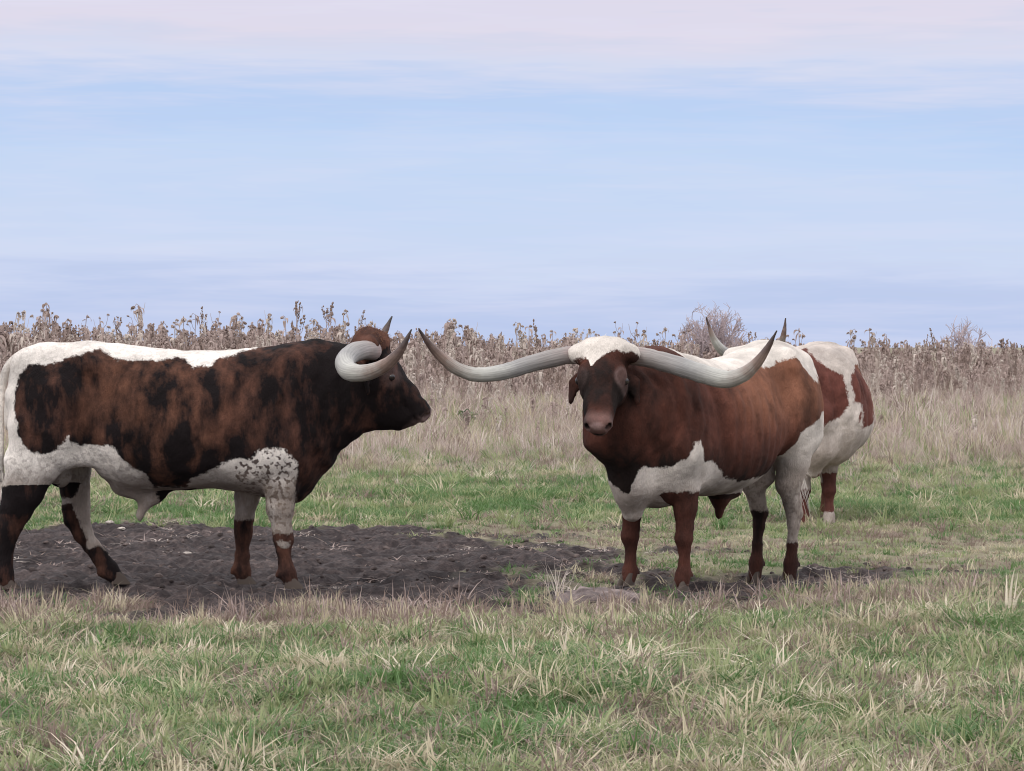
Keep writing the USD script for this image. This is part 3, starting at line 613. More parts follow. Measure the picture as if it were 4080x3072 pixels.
def paint2(V, N):
    x, y, z = V.T; s, n, l = H2.loc(V)
    wh = np.maximum(sd_poly(white2, x, z), sd_poly(belly2, x, z))
    zc = np.interp(y, [-.3, -.17, -.08, .01, .04, .09, .12, .25], [.75, .71, .64, .58, .57, .68, .73, .73])
    wh = np.where((x > .80) & (z < .95), zc - z, wh)
    fl = (x > .46) & (x < .78) & (z < .64) & (np.abs(np.abs(y) - .21) < .085)
    wh = np.where(fl, np.minimum(wh, z - np.where(y > 0, .575, .50)), wh)
    hl = (x < -.4) & (z < .6)
    wh = np.where(hl, np.where(y > 0, z - .20, z - .40), wh)
    head = (s > -.15) & (s < .66) & (n > -.34) & (np.abs(l) < .36) & (x > .75); hw = np.where(head, smoothstep(-.33, -.20, n) * smoothstep(.66, .60, s), 0)
    edge = np.interp(l, [-.2, -.13, -.09, -.06, -.03, .02, .08, .12, .2], [.085, .085, .10, .17, .13, .09, .055, .07, .05])
    wh = np.where(head, np.where((np.abs(l) < .22) & (n > -.2), edge - s, -.2), wh)
    w = np.clip(.5 + wh / .09, -.2, 1.2)
    dark = .10 + .75 * smoothstep(.95, .60, z) * smoothstep(-.7, -.2, x) + .35 * smoothstep(.35, .85, x)
    dark = np.where((z < .5) | fl, .46, dark)
    dark = dark * (1 - hw) + hw * (.58 + .34 * smoothstep(.10, .22, s) - .46 * smoothstep(.40, .5, s) + .4 * smoothstep(.06, .09, np.abs(l)) * smoothstep(.24, .30, s) * smoothstep(.15, .12, np.abs(l)) * smoothstep(-.18, -.12, n))
    red = np.clip(smoothstep(.8, 1.15, z) * smoothstep(.45, -.1, x), 0, 1)
    pink = np.zeros(len(V))
    pink = np.where(head, .75 * smoothstep(.055, .030, np.linalg.norm(np.stack([(s - .575) * 1.9, (n + .052) * 1.1, l * .78], -1), axis=1)), pink)
    pink = np.where(head & (s > .44), np.maximum(pink, .22 * smoothstep(.47, .54, s) * smoothstep(-.20, -.16, n) * smoothstep(.66, .62, s)), pink)
    eye = np.minimum(np.hypot((s - .225) * .8, l - .128), np.hypot((s - .225) * .8, l + .128))
    pink = np.where(head & (n > -.16), np.maximum(pink, np.where(l > 0, .34, .08) * smoothstep(.060, .035, eye) * (.45 + .55 * smoothstep(.028, .040, eye))), pink)
    nos = np.minimum(np.linalg.norm(np.stack([s - .570, n + .055, l - .060], -1), axis=1), np.linalg.norm(np.stack([s - .570, n + .055, l + .060], -1), axis=1))
    hole = np.where(head, np.maximum(smoothstep(.030, .016, nos), smoothstep(.016, .006, np.abs(n + .118)) * (s > .45) * (s < .62)), 0)
    pink = pink * (1 - hole); dark = dark + .9 * hole
    dark = np.where((z < .50) & (x < -.4), .75, dark)
    wh = np.where((np.abs(y) < .08) & (x > -.35) & (x < -.02) & (z < .53), -.1, wh); w = np.clip(.5 + wh / .09, -.2, 1.2)
    soil = .20 + .55 * smoothstep(.80, .45, z) + .35 * smoothstep(-.35, -.6, x) * smoothstep(.95, .6, z)
    spk = np.where(hl, .35, 0) + np.where((z < .62), .15, 0)
    return np.stack([w, dark, spk], -1), np.stack([np.clip(pink, 0, 1), np.clip(soil, 0, .8), red], -1)
horns2 = [([Q2(1246, 766, 19.56), Q2(1215, 769, 19.54), Q2(1150, 785, 19.48), Q2(1085, 804, 19.42), Q2(1030, 809, 19.38), Q2(985, 795, 19.34), Q2(947, 765, 19.30), Q2(921, 735, 19.26), Q2(904, 709, 19.23)], (.060, .059, .056, .052, .047, .041, .031, .019, .004)),
          ([Q2(1362, 768, 19.56), Q2(1400, 773, 19.54), Q2(1460, 789, 19.48), Q2(1520, 808, 19.42), Q2(1568, 819, 19.38), Q2(1607, 808, 19.34), Q2(1638, 780, 19.30), Q2(1660, 748, 19.26), Q2(1678, 714, 19.23)], (.062, .062, .064, .063, .058, .048, .034, .020, .004))]
z2 = [gz(*(P2 + h2 * x + l2 * y)) for x, y in ((.6, -.2), (.6, .2), (-.66, -.15), (-.7, .16))]
hooves2 = [(.63, -.20, -.005), (.655, .20, -.02), (-.64, -.06, -.055), (-.70, .16, -.055)]
tail2 = ([(-.98, 0, 1.36), (-1.05, 0, 1.30), (-1.08, 0, 1.18), (-1.07, 0, 1.0), (-1.05, 0, .8)], (.042, .036, .030, .024, .020), .35, 1.0)
animal('longhorn_bull', 'chestnut longhorn bull with white poll facing the camera, widest horns of all', (P2[0], P2[1], 0.0), math.degrees(math.atan2(h2[1], h2[0])), M_coat2, F2, H2, paint2, horns2, hooves2, tail2, M_hairwhite, M_hairwhite, 60, .136, .222)

# --- third: half hidden behind the second
P3, TH3 = np.array([2.545, 27.18]), math.radians(6)
h3, l3 = np.array([-math.sin(TH3), -math.cos(TH3)]), np.array([math.cos(TH3), -math.sin(TH3)])
def Q3(qx, qy, Y): return to2((qx - 1106) / 7124 * Y, Y, EYE - (qy - 748) / 7124 * Y, P3, h3, l3)
F3 = Field((-1.05, -.98, -.09), (1.5, .50, 1.62), .0125)
def rot3(v): return np.array([v[:2] @ h3, v[:2] @ l3, v[2]])
hd = np.array([-.90, -.44]); hd /= np.linalg.norm(hd); pit = math.radians(58)
fw = np.array([hd[0] * math.cos(pit), hd[1] * math.cos(pit), -math.sin(pit)]); nw = np.array([hd[0] * math.sin(pit), hd[1] * math.sin(pit), math.cos(pit)])
H3 = Frame(Q3(1618, 765, 26.35), rot3(fw), rot3(nw), .92)
nk = H3.P(.10, -.20)
body2(F3, [((.66, 0, 1.06), (.38, .24)), ((.84, -.14, 1.08), (.31, .19)), (tuple(nk), (.22, .14))], H3, [(.57, -.13), (.60, .075)], [(-.60, -.16), (-.66, .03)], 1.13)
red3 = [(-.8, 1.45), (-.12, 1.45), (-.08, 1.40), (.04, 1.29), (.18, 1.22), (.22, 1.10), (.235, .98), (.20, .93), (.15, .88), (.07, .85), (0, .79), (-.12, .86), (-.24, .80), (-.8, .9)]
spot3 = [(.25, 1.20), (.29, 1.30), (.36, 1.22), (.40, 1.10), (.44, 1.0), (.43, .82), (.34, .79), (.35, .92), (.33, 1.0), (.27, 1.0), (.28, 1.07), (.25, 1.14)]
spot3b = [(.345, .92), (.33, .86), (.315, .84), (.32, .93)]
def paint3(V, N):
    x, y, z = V.T; s, n, l = H3.loc(V)
    ya = np.where(x < .3, np.abs(y), y)
    wh = -np.maximum(np.maximum(sd_poly(red3, ya, z), sd_poly(spot3, ya, z)), sd_poly(spot3b, ya, z))
    leg = (z < .46)
    wh = np.where(leg, np.where((y > -.02) & (x > .2), np.maximum(.12 - z, z - .43), np.where((x > .2) & (x < .56), .05, z - .30)), wh)
    head = (s > -.15) & (n > -.34) & (np.abs(l) < .36) & (x > .7) & (y < -.3)
    wh = np.where(head, -.1, wh)
    w = np.clip(.5 + wh / .10, -.2, 1.2)
    dark = .12 + .3 * smoothstep(.9, .6, z)
    red = .5 * smoothstep(.3, -.2, x)
    return np.stack([w, dark, .08 + 0 * x], -1), np.stack([0 * x, .35 + .35 * smoothstep(.9, .5, z), red], -1)
horns3 = [([Q3(1604, 770, 26.40), Q3(1585, 768, 26.36), Q3(1565, 760, 26.30), Q3(1548, 742, 26.25), Q3(1536, 718, 26.22), Q3(1525, 684, 26.2)], (.056, .052, .046, .036, .022, .004)),
          ([Q3(1630, 770, 26.25), Q3(1652, 768, 26.1), Q3(1674, 758, 25.95), Q3(1688, 738, 25.85), Q3(1694, 715, 25.8), Q3(1697, 687, 25.8)], (.056, .052, .046, .034, .020, .004))]
hooves3 = [(.61, -.13, -.005), (.64, .075, -.005), (-.58, -.16, -.055), (-.64, .03, -.055)]
animal('longhorn_bull', 'red and white longhorn bull half hidden behind the chestnut one, upright horns', (P3[0], P3[1], 0.0), math.degrees(math.atan2(h3[1], h3[0])), M_coat3, F3, H3, paint3, horns3, hooves3, None, M_hairwhite, M_hairwhite)

# ------------------------------------------------------------------ grass
def blade(base, az, h, lean, w, curl, seg=3):
    """one flat tapering blade that bends over"""
    d = np.array([math.cos(az), math.sin(az), 0]); side = np.array([-d[1], d[0], 0])
    ts = np.linspace(0, 1, seg + 1); v = []
    for t in ts:
        c = np.array(base) + d * (lean * t + curl * t * t) * h + np.array([0, 0, 1]) * h * (t - .35 * abs(curl) * t ** 3)
        ww = w * (1 - t ** 1.6) * .5
        if t < 1: v += [c - side * ww, c + side * ww]
        else: v += [c]
    f = []
    for i in range(seg - 1):
        a = 2 * i; f += [(a, a + 1, a + 3), (a, a + 3, a + 2)]
    a = 2 * (seg - 1); f += [(a, a + 1, a + 2)]
    return np.array(v), np.array(f)
def clump(n, spread, h0, h1, w, curl, seed, lean=.45):
    r = np.random.default_rng(seed); mb = MB()
    for _ in range(n):
        a, q = r.uniform(0, 6.283), spread * math.sqrt(r.uniform())
        mb.add(blade((q * math.cos(a), q * math.sin(a), -.012), a + r.normal() * .9, r.uniform(h0, h1), r.uniform(0, lean) , w * r.uniform(.7, 1.3), r.uniform(-.2, 1) * curl))
    return mb.get()
def instancer(name, protos, xy, which, scale, label, category, sink=0.0, tilt=.12):
    path = unique('/World', name)
    pi = UsdGeom.PointInstancer.Define(stage, path)
    targets = []
    for i, (pn, m, mat) in enumerate(protos):
        targets.append(part(pn, m, mat, path + '/kinds').GetPath())
    UsdGeom.Scope.Define(stage, path + '/kinds')
    pi.CreatePrototypesRel().SetTargets(targets)
    z = ground_z(xy[:, 0], xy[:, 1]) - sink
    pi.CreatePositionsAttr(Vt.Vec3fArray.FromNumpy(np.column_stack([xy, z]).astype(np.float32)))
    pi.CreateProtoIndicesAttr(Vt.IntArray.FromNumpy(which.astype(np.int32)))
    r = np.random.default_rng(len(xy)); a = r.uniform(0, np.pi, len(xy))
    t, b = r.normal(size=len(xy)) * tilt * .5, r.uniform(0, 6.283, len(xy))
    Q = np.stack([np.cos(a), t * np.cos(b), t * np.sin(b), np.sin(a)], 1); Q /= np.linalg.norm(Q, axis=1)[:, None]
    pi.CreateOrientationsAttr(Vt.QuathArray([Gf.Quath(*map(float, q)) for q in Q]))
    pi.CreateScalesAttr(Vt.Vec3fArray.FromNumpy(np.repeat(scale[:, None], 3, 1).astype(np.float32)))
    tag(pi.GetPrim(), label, category, kind='stuff')
    return pi
def scatter(n, y0, y1, half=lambda y: .165 * y + .5, seed=0):
    """points spread evenly over the wedge of ground the photo looks at, with a margin"""
    r = np.random.default_rng(seed); out = []
    while sum(map(len, out)) < n:
        y = np.sqrt(r.uniform(y0 ** 2, y1 ** 2, n)); x = r.uniform(-1, 1, n) * half(y); out.append(np.column_stack([x, y]))
    return np.vstack(out)[:n]
def patch(xy, sc, seed, stretch=1.0):
    return meshkit.fbm(np.stack([xy[:, 0] * sc, xy[:, 1] * sc * stretch, np.zeros(len(xy))], -1), 3, seed)
def dry_strip(xy):
    """how dry and tall the grass is along the near edge of the mud"""
    y0 = np.interp(xy[:, 0], [-4, -2.5, -1, 0, 1.0, 2.0, 4], [17.7, 17.7, 17.9, 17.9, 18.3, 18.9, 18.6])
    return smoothstep(1.5, .3, np.abs(xy[:, 1] - y0)) * np.interp(xy[:, 0], [-4, -1, .5, 1.5, 2.2, 4], [1, 1, .85, .6, .75, .6])

mats = [M_green, M_olive, M_straw, M_brown]
protos = []
for i in range(4):
    for j, mat in enumerate(mats):
        hh = [(.025, .080), (.025, .085), (.020, .090), (.020, .085)][j]
        protos.append((['green', 'olive', 'straw', 'brown'][j] + '_blades', clump(17, .065, *hh, .0088, 1.6 if j < 2 else 2.1, 100 + i * 7 + j, 1.15), mat))
def choose(xy, seed, bias):
    """kind of blades for each clump; bias = four columns (green, olive, straw, brown)"""
    r = np.random.default_rng(seed); L = np.array(np.broadcast_to(bias, (len(xy), 4)), float)
    for j, (a, b) in enumerate([(3.2, 4.2), (1.5, 3.0), (2.2, 4.6), (2.0, 3.8)]):
        L[:, j] += a * (patch(xy, 1.1, seed + j) - .5) * 2 + b * (patch(xy, 5.5, seed + 9 + j) - .5) * 2
    k = np.argmax(L + r.gumbel(size=L.shape) * .75, 1)
    return k + 4 * r.integers(0, 4, len(xy))
# near pasture
xy = scatter(26000, 10.2, 19.8, seed=1)
m = mud_mask(xy[:, 0], xy[:, 1]); r = np.random.default_rng(2)
keep = r.uniform(size=len(xy)) > m * 1.02; xy = xy[keep]
dry = dry_strip(xy)
bias = np.array([.65, .50, .10, -.75]) + dry[:, None] * np.array([-1.6, -.8, .0, 2.0])
instancer('pasture_grass', protos, xy, choose(xy, 3, bias), r.uniform(.6, 1.3, len(xy)) * (.55 + .95 * patch(xy, 3.2, 9)) * (1 - .25 * dry), 'short tufted green and straw pasture grass in the foreground', 'grass')
# middle pasture behind the mud
xy = scatter(32000, 19.6, 46, seed=4)
m = mud_mask(xy[:, 0], xy[:, 1]); r = np.random.default_rng(5); keep = r.uniform(size=len(xy)) > m * 1.0; xy = xy[keep]
yy = xy[:, 1] + (patch(xy, .45, 91) - .5) * 9; gb, far, fore = smoothstep(24, 28, yy) * smoothstep(42, 31, yy), smoothstep(31, 42, yy), smoothstep(28, 24, yy)
right = fore * smoothstep(.0, .6, xy[:, 0])
bias = gb[:, None] * np.array([1.35, .85, -.75, -1.0]) + far[:, None] * np.array([-.2, .3, .5, .6]) + fore[:, None] * np.array([.3, .35, -.5, .3])
instancer('pasture_grass', protos, xy, choose(xy, 6, bias), r.uniform(.8, 1.4, len(xy)) * (.6 + .8 * patch(xy, 1.6, 19)) * (1 - .30 * fore), 'short green grass in a band between the mud and the tall dry grass', 'grass')
# taller tufts standing out of the pasture
tu = []
for i in range(10):
    mt = [M_straw, M_olive, M_green, M_straw, M_olive, M_brown, M_pale, M_green, M_brown, M_olive][i]
    tu.append(('tuft', clump(28 + 3 * (i % 4), .055, .05, .15, .0088, 2.0, 360 + i, 1.0), mt))
xy = scatter(3400, 10.2, 18.6, seed=71); r = np.random.default_rng(72)
keep = (r.uniform(size=len(xy)) > dry_strip(xy) * .8) & (patch(xy, 1.3, 73) + .25 * r.normal(size=len(xy)) > .42) & (mud_mask(xy[:, 0], xy[:, 1]) < .3); xy = xy[keep]
instancer('tufted_grass', tu, xy, r.integers(0, 10, len(xy)), r.uniform(.5, 1.25, len(xy)), 'taller curling tufts of mixed grass scattered over the foreground pasture', 'grass')
xy = scatter(1300, 25, 44, seed=74); r = np.random.default_rng(75); keep = mud_mask(xy[:, 0], xy[:, 1]) < .3; xy = xy[keep]
instancer('tufted_grass', tu, xy, np.where(r.uniform(size=len(xy)) < .6, np.array([1, 2, 4, 7, 9])[r.integers(0, 5, len(xy))], r.integers(0, 10, len(xy))), r.uniform(.6, 1.5, len(xy)), 'taller green tufts scattered over the grass band behind the mud', 'grass')
# brown dry stalks along the near edge of the mud
dp = [('dry_stalks', clump(13, .055, .05, .18, .0085, 1.5, 300 + i, .7), [M_brown, M_brown, M_weed, M_brown, M_straw, M_brown][i % 6]) for i in range(6)]
xy = scatter(12000, 15.6, 20.4, seed=7); r = np.random.default_rng(8); keep = r.uniform(size=len(xy)) < dry_strip(xy) * .34 * (1 - .55 * mud_mask(xy[:, 0], xy[:, 1])) * smoothstep(.40, .52, patch(xy, 2.2, 23)) ; xy = xy[keep]
instancer('dry_grass', dp, xy, r.integers(0, 6, len(xy)), r.uniform(.6, 1.25, len(xy)), 'brown dry grass fringe along the near edge of the mud', 'grass')
# tall tan grass before the weeds
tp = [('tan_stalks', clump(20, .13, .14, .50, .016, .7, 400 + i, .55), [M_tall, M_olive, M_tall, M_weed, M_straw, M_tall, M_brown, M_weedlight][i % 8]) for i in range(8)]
xy = scatter(14000, 32, 62, seed=9); r = np.random.default_rng(10)
dens = smoothstep(32, 47, xy[:, 1] + (patch(xy, .35, 31) - .5) * 14); keep = r.uniform(size=len(xy)) < dens; xy = xy[keep]
instancer('tall_dry_grass', tp, xy, r.integers(0, 8, len(xy)), r.uniform(.45, 1.1, len(xy)) * (.40 + .75 * smoothstep(34, 56, xy[:, 1])) * (.6 + .8 * patch(xy, .9, 33)), 'tall tan dry grass between the green band and the weeds', 'grass')

# ------------------------------------------------------------------ weeds
def leaf(p, az, L, w, droop, r):
    d = np.array([math.cos(az), math.sin(az), 0]); side = np.array([-d[1], d[0], 0]); tw = r.uniform(-.8, .8)
    side = side * math.cos(tw) + np.array([0, 0, 1]) * math.sin(tw)
    ts = np.linspace(0, 1, 5); v = []
    for t in ts:
        c = p + d * L * (.75 * math.sin(t * 1.9) * .7) + np.array([0, 0, 1]) * L * (.30 * t - droop * t * t)
        ww = w * math.sin(math.pi * (t * .86 + .1)) * .5
        v += [c - side * ww, c + side * ww]
    f = []
    for i in range(4):
        a = 2 * i; f += [(a, a + 1, a + 3), (a, a + 3, a + 2)]
    return np.array(v), np.array(f)
def weed_meshes(h, kind, seed):
    """(stem, leaves, seed heads) of one dead weed"""
    r = np.random.default_rng(seed); st, lf, hd_ = MB(), MB(), MB(); heads = []
    n = 7; ts = np.linspace(0, 1, n); bend = r.normal(size=2) * .07
    C = np.column_stack([bend[0] * ts ** 2 * h, bend[1] * ts ** 2 * h, ts * h])
    hook = r.uniform(.05, .11) if kind == 0 else 0
    if hook:
        a = r.uniform(0, 6.28); d = np.array([math.cos(a), math.sin(a), 0])
        C = np.vstack([C, C[-1] + d * hook * .6 + [0, 0, hook * .35], C[-1] + d * hook * 1.1 - [0, 0, hook * .35]])
    st.add(tube(C, np.linspace(.011, .006, len(C)), 5))
    tops = [C[-1]]
    for k in range({0: 3, 1: 9, 2: 6}[kind]):
        t = r.uniform(.45, .92); p = np.array([np.interp(t, ts, C[:n, i]) for i in range(3)]); a = r.uniform(0, 6.28)
        L = h * r.uniform(.10, .24) * (1.25 - t * .5); d = np.array([math.cos(a), math.sin(a), 0])
        B = np.array([p, p + d * L * .30 + [0, 0, L * .40], p + d * L * .42 + [0, 0, L * .85], p + d * L * (.45 if kind else .62) + [0, 0, L * (1.1 if kind else .95)]])
        st.add(tube(B, [.006, .005, .004, .003], 4)); tops.append(B[-1])
        if kind == 1:
            for q in range(7):
                c = B[1] + (B[-1] - B[1]) * r.uniform(0, 1) + r.normal(size=3) * .010
                s = trimesh.creation.icosphere(1, r.uniform(.008, .015)); hd_.add((np.array(s.vertices) * [1, 1, 1.4] + c, s.faces))
    for T in tops:
        if kind == 0 or (kind == 2 and r.uniform() < .6):
            s = trimesh.creation.icosphere(1, 1.0); R = r.uniform(.024, .048); v = np.array(s.vertices)
            v = v * [R, R, R * .55] * (1 + .35 * (meshkit.noise(v * 3, seed) - .5))[:, None]
            ax, ang = r.normal(size=3), r.uniform(.3, 1.3); M = trimesh.transformations.rotation_matrix(ang, ax / np.linalg.norm(ax))[:3, :3]
            hd_.add((v @ M.T + T, s.faces)); heads.append((v @ M.T + T, np.array(s.faces)))
            for q in range(7):
                lf.add(leaf(T, r.uniform(0, 6.28), R * 1.9, R * .8, r.uniform(.2, 1.2), r))
        else:
            for q in range(6):
                c = T + r.normal(size=3) * [.012, .012, .035]; s = trimesh.creation.icosphere(1, r.uniform(.009, .018)); hd_.add((np.array(s.vertices) * [1, 1, 1.5] + c, s.faces))
    for k in range({0: 16, 1: 12, 2: 20}[kind]):
        t = 1 - .7 * r.uniform() ** 1.5; p = np.array([np.interp(t, ts, C[:n, i]) for i in range(3)])
        lf.add(leaf(p, r.uniform(0, 6.28), r.uniform(.10, .24), r.uniform(.035, .085), r.uniform(.7, 1.6), r))
    return st.get(), lf.get(), hd_.get(), heads
def joined(*ms):
    mb = MB(); [mb.add(m) for m in ms]; return mb.get()
wp = []
for i in range(9):
    a, b, c, _ = weed_meshes(1.0, i % 3, 500 + i)
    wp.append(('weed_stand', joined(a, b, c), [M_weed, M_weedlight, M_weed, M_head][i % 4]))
for i in range(3):
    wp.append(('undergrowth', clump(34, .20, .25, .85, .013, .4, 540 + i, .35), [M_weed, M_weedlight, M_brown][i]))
xy = scatter(10500, 44, 108, half=lambda y: .165 * y + 2, seed=11); r = np.random.default_rng(12)
dens = smoothstep(46, 62, xy[:, 1] + (patch(xy, .2, 41) - .5) * 18); keep = r.uniform(size=len(xy)) < .10 + .9 * dens; xy = xy[keep]
hgt = (.42 + .52 * smoothstep(52, 84, xy[:, 1])) * r.uniform(.55, 1.25, len(xy)) * (.40 + 1.2 * patch(xy, .6, 43)) * np.interp(xy[:, 0] / xy[:, 1], [-.16, -.05, .03, .16], [1.20, 1.10, .84, .74])
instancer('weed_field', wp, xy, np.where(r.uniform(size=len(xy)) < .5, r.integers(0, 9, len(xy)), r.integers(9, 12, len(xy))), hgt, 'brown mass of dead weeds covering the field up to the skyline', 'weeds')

# single weeds that stand out against the sky
kinds = []
GROUP = 'dead weeds standing out along the skyline'
tops = [(20, 675), (45, 672), (84, 684), (105, 656), (118, 684), (143, 690), (178, 682), (205, 700), (235, 695), (265, 688), (300, 660), (306, 672), (330, 700), (352, 702), (375, 690), (395, 686), (420, 680), (440, 685), (465, 688), (515, 682), (530, 688), (558, 690), (570, 688), (622, 684), (640, 655),
        (670, 690), (700, 672), (718, 678), (735, 670), (762, 684), (790, 700), (820, 712), (920, 712), (935, 718), (962, 722), (985, 718), (1002, 730), (1025, 712), (1045, 725), (1065, 722), (1085, 728), (1110, 698), (1142, 703), (1160, 712), (1178, 722), (1195, 714), (1222, 720), (1255, 710), (1290, 722), (1330, 708), (1365, 712),
        (1400, 722), (1435, 708), (1470, 716), (1505, 712), (1640, 720), (1730, 712), (1850, 713), (1880, 710), (1898, 718), (1925, 722), (1943, 738), (1960, 735), (1995, 738), (2030, 722), (2048, 735), (2062, 738), (2120, 742), (2150, 742), (2165, 745), (2185, 752), (2200, 748)]
ZONES = [(200, "above the brindle bull's rump"), (400, "above the brindle bull's loin"), (600, "above the brindle bull's mid-back"), (860, "above the brindle bull's shoulder"), (1240, "left of the white poll"),
         (1480, "behind the white poll"), (1800, "behind the chestnut bull's back"), (2300, "right of the third bull")]
ORD = ['leftmost', 'second from left', 'third from left', 'fourth from left', 'fifth from left', 'sixth from left', 'seventh from left', 'eighth from left', 'ninth from left', 'tenth from left']
LAB = ['dead weed with nodding heads', 'dead weed with seedy branches', 'dead weed with ragged leaves']
r = np.random.default_rng(21)
src, count = {}, {}
for i, (qx, qy) in enumerate(sorted(tops)):
    Y = r.uniform(62, 80); X = (qx - 1106) / 7124 * Y; z0 = gz(X, Y) - .02; H = EYE - (qy - 748) / 7124 * Y - z0
    kd = int(r.choice([0, 0, 0, 1, 2, 2])); v = (kd, int(r.integers(0, 4)))
    zone = next(t for q, t in ZONES if qx < q); n = count[kd, zone] = count.get((kd, zone), -1) + 1
    lab = f'{LAB[kd]}, {ORD[n]} of its kind {zone}'
    if v not in src:
        t = thing('dead_weed', lab, 'weed', (X, Y, z0), r.uniform(0, 360), GROUP, scale=(H / 1.75,) * 3)
        a, b, c, hs = weed_meshes(1.75, kd, 600 + v[1] * 3 + kd)
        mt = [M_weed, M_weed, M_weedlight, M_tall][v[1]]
        part('stem', a, mt, t); tag(part('leaves', b, mt, t), kind='stuff')
        if kd == 1 or not hs: tag(part('seed_heads', c, M_head, t), kind='stuff')
        else:
            for hm in hs: part('seed_head', hm, M_head, t)
        src[v] = t
    else:
        copy_of(src[v], 'dead_weed', (X, Y, z0), r.uniform(0, 360), lab, 'weed', GROUP, (H / 1.75,) * 3)

# bare shrubs on the skyline
def shrub(seed, height, spread, depth=5):
    r = np.random.default_rng(seed); limbs, twigs = MB(), MB()
    def grow(p, d, L, rad, lev):
        n = 4; pts = [p]
        for _ in range(n - 1):
            d = d + r.normal(size=3) * .18; d /= np.linalg.norm(d); pts.append(pts[-1] + d * L / (n - 1))
        q3 = pts[-1]
        if lev > 1 and (q3[0] ** 2 + q3[1] ** 2) / (height * .52) ** 2 + (q3[2] / (height * 1.02)) ** 2 > 1: return
        (limbs if lev < 2 else twigs).add(tube(pts, np.linspace(rad, rad * .6, n), 5 if lev < 2 else 3, False))
        if lev < depth:
            for _ in range(3 if lev < 4 else 2):
                q = pts[int(r.integers(1, n))]; nd = d + r.normal(size=3) * [.48, .48, .30]; nd[2] += .14; nd /= np.linalg.norm(nd)
                grow(q, nd, L * r.uniform(.58, .82), max(rad * .66, .0065), lev + 1)
    for k in range(15):
        a = r.uniform(0, 6.28); d = np.array([math.cos(a) * spread * r.uniform(.2, 1), math.sin(a) * spread, 1.0]); d /= np.linalg.norm(d)
        grow(np.array([.12 * math.cos(a), .12 * math.sin(a), -.05]), d, height * r.uniform(.36, .5), .032, 0)
    return limbs.get(), twigs.get()
def fit(a, b, height):
    z = np.concatenate([a[0][:, 2], b[0][:, 2]]); s = height / np.quantile(z, .993)
    return (a[0] * s, a[1]), (b[0] * s, b[1])
for qx, qtop, Y, sp, lab, sd, dp_ in [(1540, 668, 90.0, .70, 'bare leafless shrub behind the back of the chestnut bull', 31, 5), (2085, 698, 104.0, .70, 'smaller bare rounded shrub in the weeds at far right', 37, 4)]:
    X = (qx - 1106) / 7124 * Y; z0 = gz(X, Y); hh = EYE - (qtop - 748) / 7124 * Y - z0
    t = thing('bare_shrub', lab, 'shrub', (X, Y, z0)); a, b = fit(*shrub(sd, hh, sp, dp_), hh)
    part('limbs', a, M_twig, t); part('twigs', b, M_twig, t)
# a green weed standing in the tan grass between the two big bulls
def green_weed(X, Y, hh, label, seed):
    r = np.random.default_rng(seed); t = thing('green_weed', label, 'weed', (X, Y, gz(X, Y))); st, lf = MB(), MB()
    for k in range(5):
        a = r.uniform(0, 6.28); d = np.array([math.cos(a) * .3, math.sin(a) * .3, 1.0]); C = np.array([d * q * hh * r.uniform(.8, 1) for q in (0, .5, 1)]); st.add(tube(C, [.008, .006, .003], 4))
        for q in range(22):
            p = C[0] + (C[2] - C[0]) * r.uniform(.3, 1); lf.add(leaf(p, r.uniform(0, 6.28), r.uniform(.08, .17), r.uniform(.03, .06), r.uniform(.2, .9), r))
    part('stem', st.get(), M_bluegreen, t); part('leaves', lf.get(), M_bluegreen, t)
green_weed((1010 - 1106) / 7124 * 52, 52, .38, 'dark green leafy weed in the tan grass right of the dark muzzle', 71)

# ------------------------------------------------------------------ mud clods, stones, mound, pale tufts
def lump(seed, sq=(1, 1, .6), sub=2, rough=.5):
    s = trimesh.creation.icosphere(sub, 1.0); v = np.array(s.vertices); v = v * (1 + rough * (meshkit.fbm(v * 1.6 + seed, 3, seed) - .5))[:, None]
    return v * sq, np.array(s.faces)
cl = [('clod', lump(800 + i, (1, r.uniform(.7, 1), r.uniform(.45, .8))), M_clod) for i in range(6)]
xy = scatter(16000, 18.2, 27.2, seed=13); r = np.random.default_rng(14); m = mud_mask(xy[:, 0], xy[:, 1]); xy = xy[r.uniform(size=len(xy)) < m * .6]
instancer('mud_clods', cl, xy, r.integers(0, 6, len(xy)), .006 + .024 * r.uniform(size=len(xy)) ** 3, 'churned dark clods of trampled mud around the hooves', 'mud', .004)
lit = [('litter', (lambda m: (m[0] * [1, 1, .3] + [0, 0, .008], m[1]))(clump(7, .10, .03, .09, .010, 2.2, 900 + i, 2.2)), [M_weedlight, M_brown, M_weed][i]) for i in range(3)]
xy = scatter(5000, 18.2, 27, seed=15); r = np.random.default_rng(16); m = mud_mask(xy[:, 0], xy[:, 1]); xy = xy[r.uniform(size=len(xy)) < m * .45 * smoothstep(.42, .6, patch(xy, 1.5, 47, .5))]
instancer('straw_litter', lit, xy, r.integers(0, 3, len(xy)), r.uniform(.5, 1.1, len(xy)), 'scattered bits of dead straw trampled into the mud', 'straw')
def at(qx, qy):
    """ground point"""
    Y = EYE * 7124 / (qy - 748); return (qx - 1106) / 7124 * Y, Y
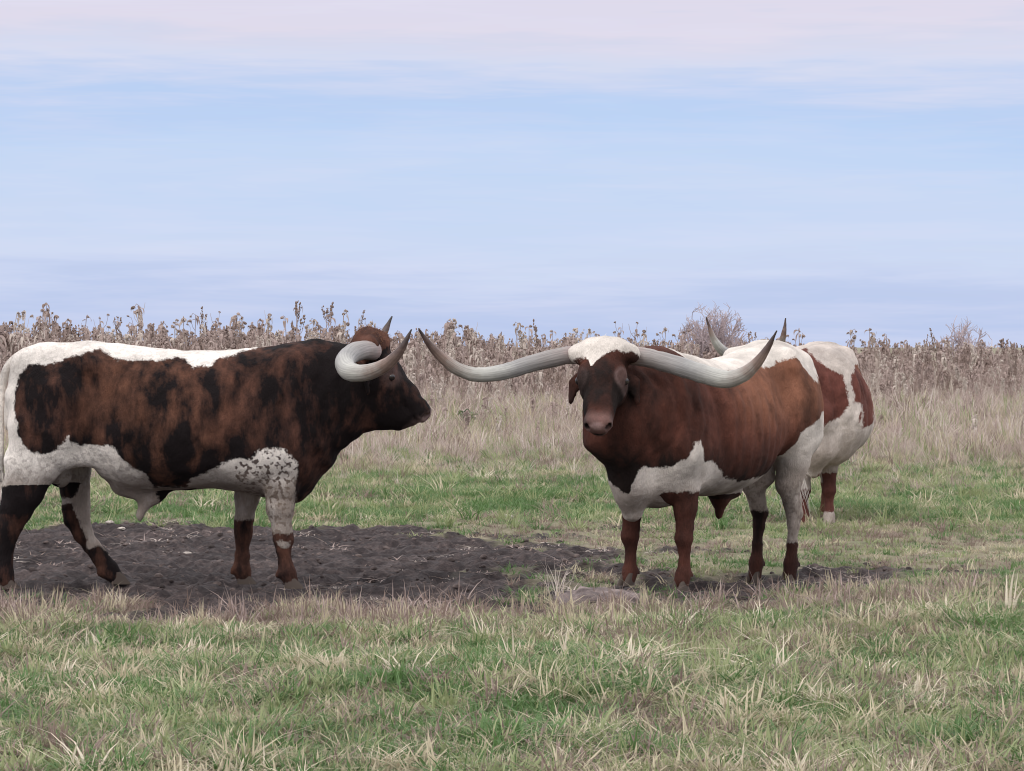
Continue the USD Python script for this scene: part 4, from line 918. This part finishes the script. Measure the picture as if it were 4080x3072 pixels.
for qx, qy, s, lab in [(122, 1146, .055, 'pale flat stone at the back of the mud, left of the stepping hind hoof'), (98, 1152, .04, 'small grey stone beside the pale flat stone at the back of the mud'), (236, 1147, .035, 'small pale stone at the far mud edge under the bull sheath'), (262, 1150, .03, 'small pale stone just right of another under the brindle bull belly'),
                       (384, 1152, .035, 'tiny grey stone on the mud between the brindle bull legs'), (403, 1196, .035, 'pinkish pebble in the mud between the brindle bull fore and hind legs'), (1096, 1122, .055, 'white stone in the green grass between the two big bulls')]:
    X, Y = at(qx, qy); o = part('stone', lump(int(qx), (s, s * .8, s * .5), 3, .6), M_stone, smooth=35)
    UsdGeom.Xformable(o).AddTranslateOp().Set(Gf.Vec3d(X, Y, gz(X, Y) + s * .2)); tag(o, lab, 'stone')
X, Y = at(1290, 1296); v, f = lump(77, (.26, .24, .10), 4, .9); v = v + normals_of(v, f) * ((meshkit.fbm(v * 22, 3, 5) - .5) * .05)[:, None]
o = part('dirt_mound', (v, f), M_mound, smooth=True); UsdGeom.Xformable(o).AddTranslateOp().Set(Gf.Vec3d(X, Y, gz(X, Y) + .0)); tag(o, 'lumpy greyish dirt mound left of the front hooves of the chestnut bull', 'mound')

def pale_tuft(qx, qy, h, n, lab, seed, mat=M_pale, w=.008, lean=.45, curl=.9):
    X, Y = at(qx, qy); r = np.random.default_rng(seed); t = thing('dry_grass_tuft', lab, 'grass tuft', (X, Y, gz(X, Y) - .01))
    for k in range(n):
        a = r.uniform(0, 6.28); part('blade', blade((r.normal() * .02, r.normal() * .02, 0), a, h * r.uniform(.55, 1), r.uniform(0, lean), w * r.uniform(.8, 1.4), r.uniform(-.1, 1) * curl, 4), mat, t)
pale_tuft(1113, 1450, .20, 6, 'pale upright tuft just left of the tallest straw tuft in the foreground', 51, w=.011, lean=.2, curl=.3)
pale_tuft(1222, 1455, .24, 8, 'tallest pale straw tuft below the dirt mound', 52, w=.013, lean=.3, curl=.4)
pale_tuft(1737, 1352, .12, 2, 'pair of short white blades below the hind hooves of the chestnut bull', 53)
pale_tuft(2178, 1345, .33, 4, 'pale bent grass stalk at the right edge of the picture', 54, w=.016, lean=.25, curl=.5)
pale_tuft(440, 1440, .17, 9, 'spreading straw tuft below the front hooves of the brindle bull', 55, M_straw)
pale_tuft(165, 1420, .14, 7, 'small whitish straw tuft in the grass at left', 56)
pale_tuft(815, 1510, .17, 5, 'slender straw stalk in the foreground left of centre', 57, M_straw)
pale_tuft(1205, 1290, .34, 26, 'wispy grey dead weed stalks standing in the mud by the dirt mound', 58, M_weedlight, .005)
pale_tuft(120, 1640, .21, 120, 'rounded brown dry clump in the bottom left corner', 59, M_brown, .005)
pale_tuft(1770, 1440, .16, 22, 'dense straw tuft in the foreground below the chestnut bull hind legs', 60, M_straw, .006)
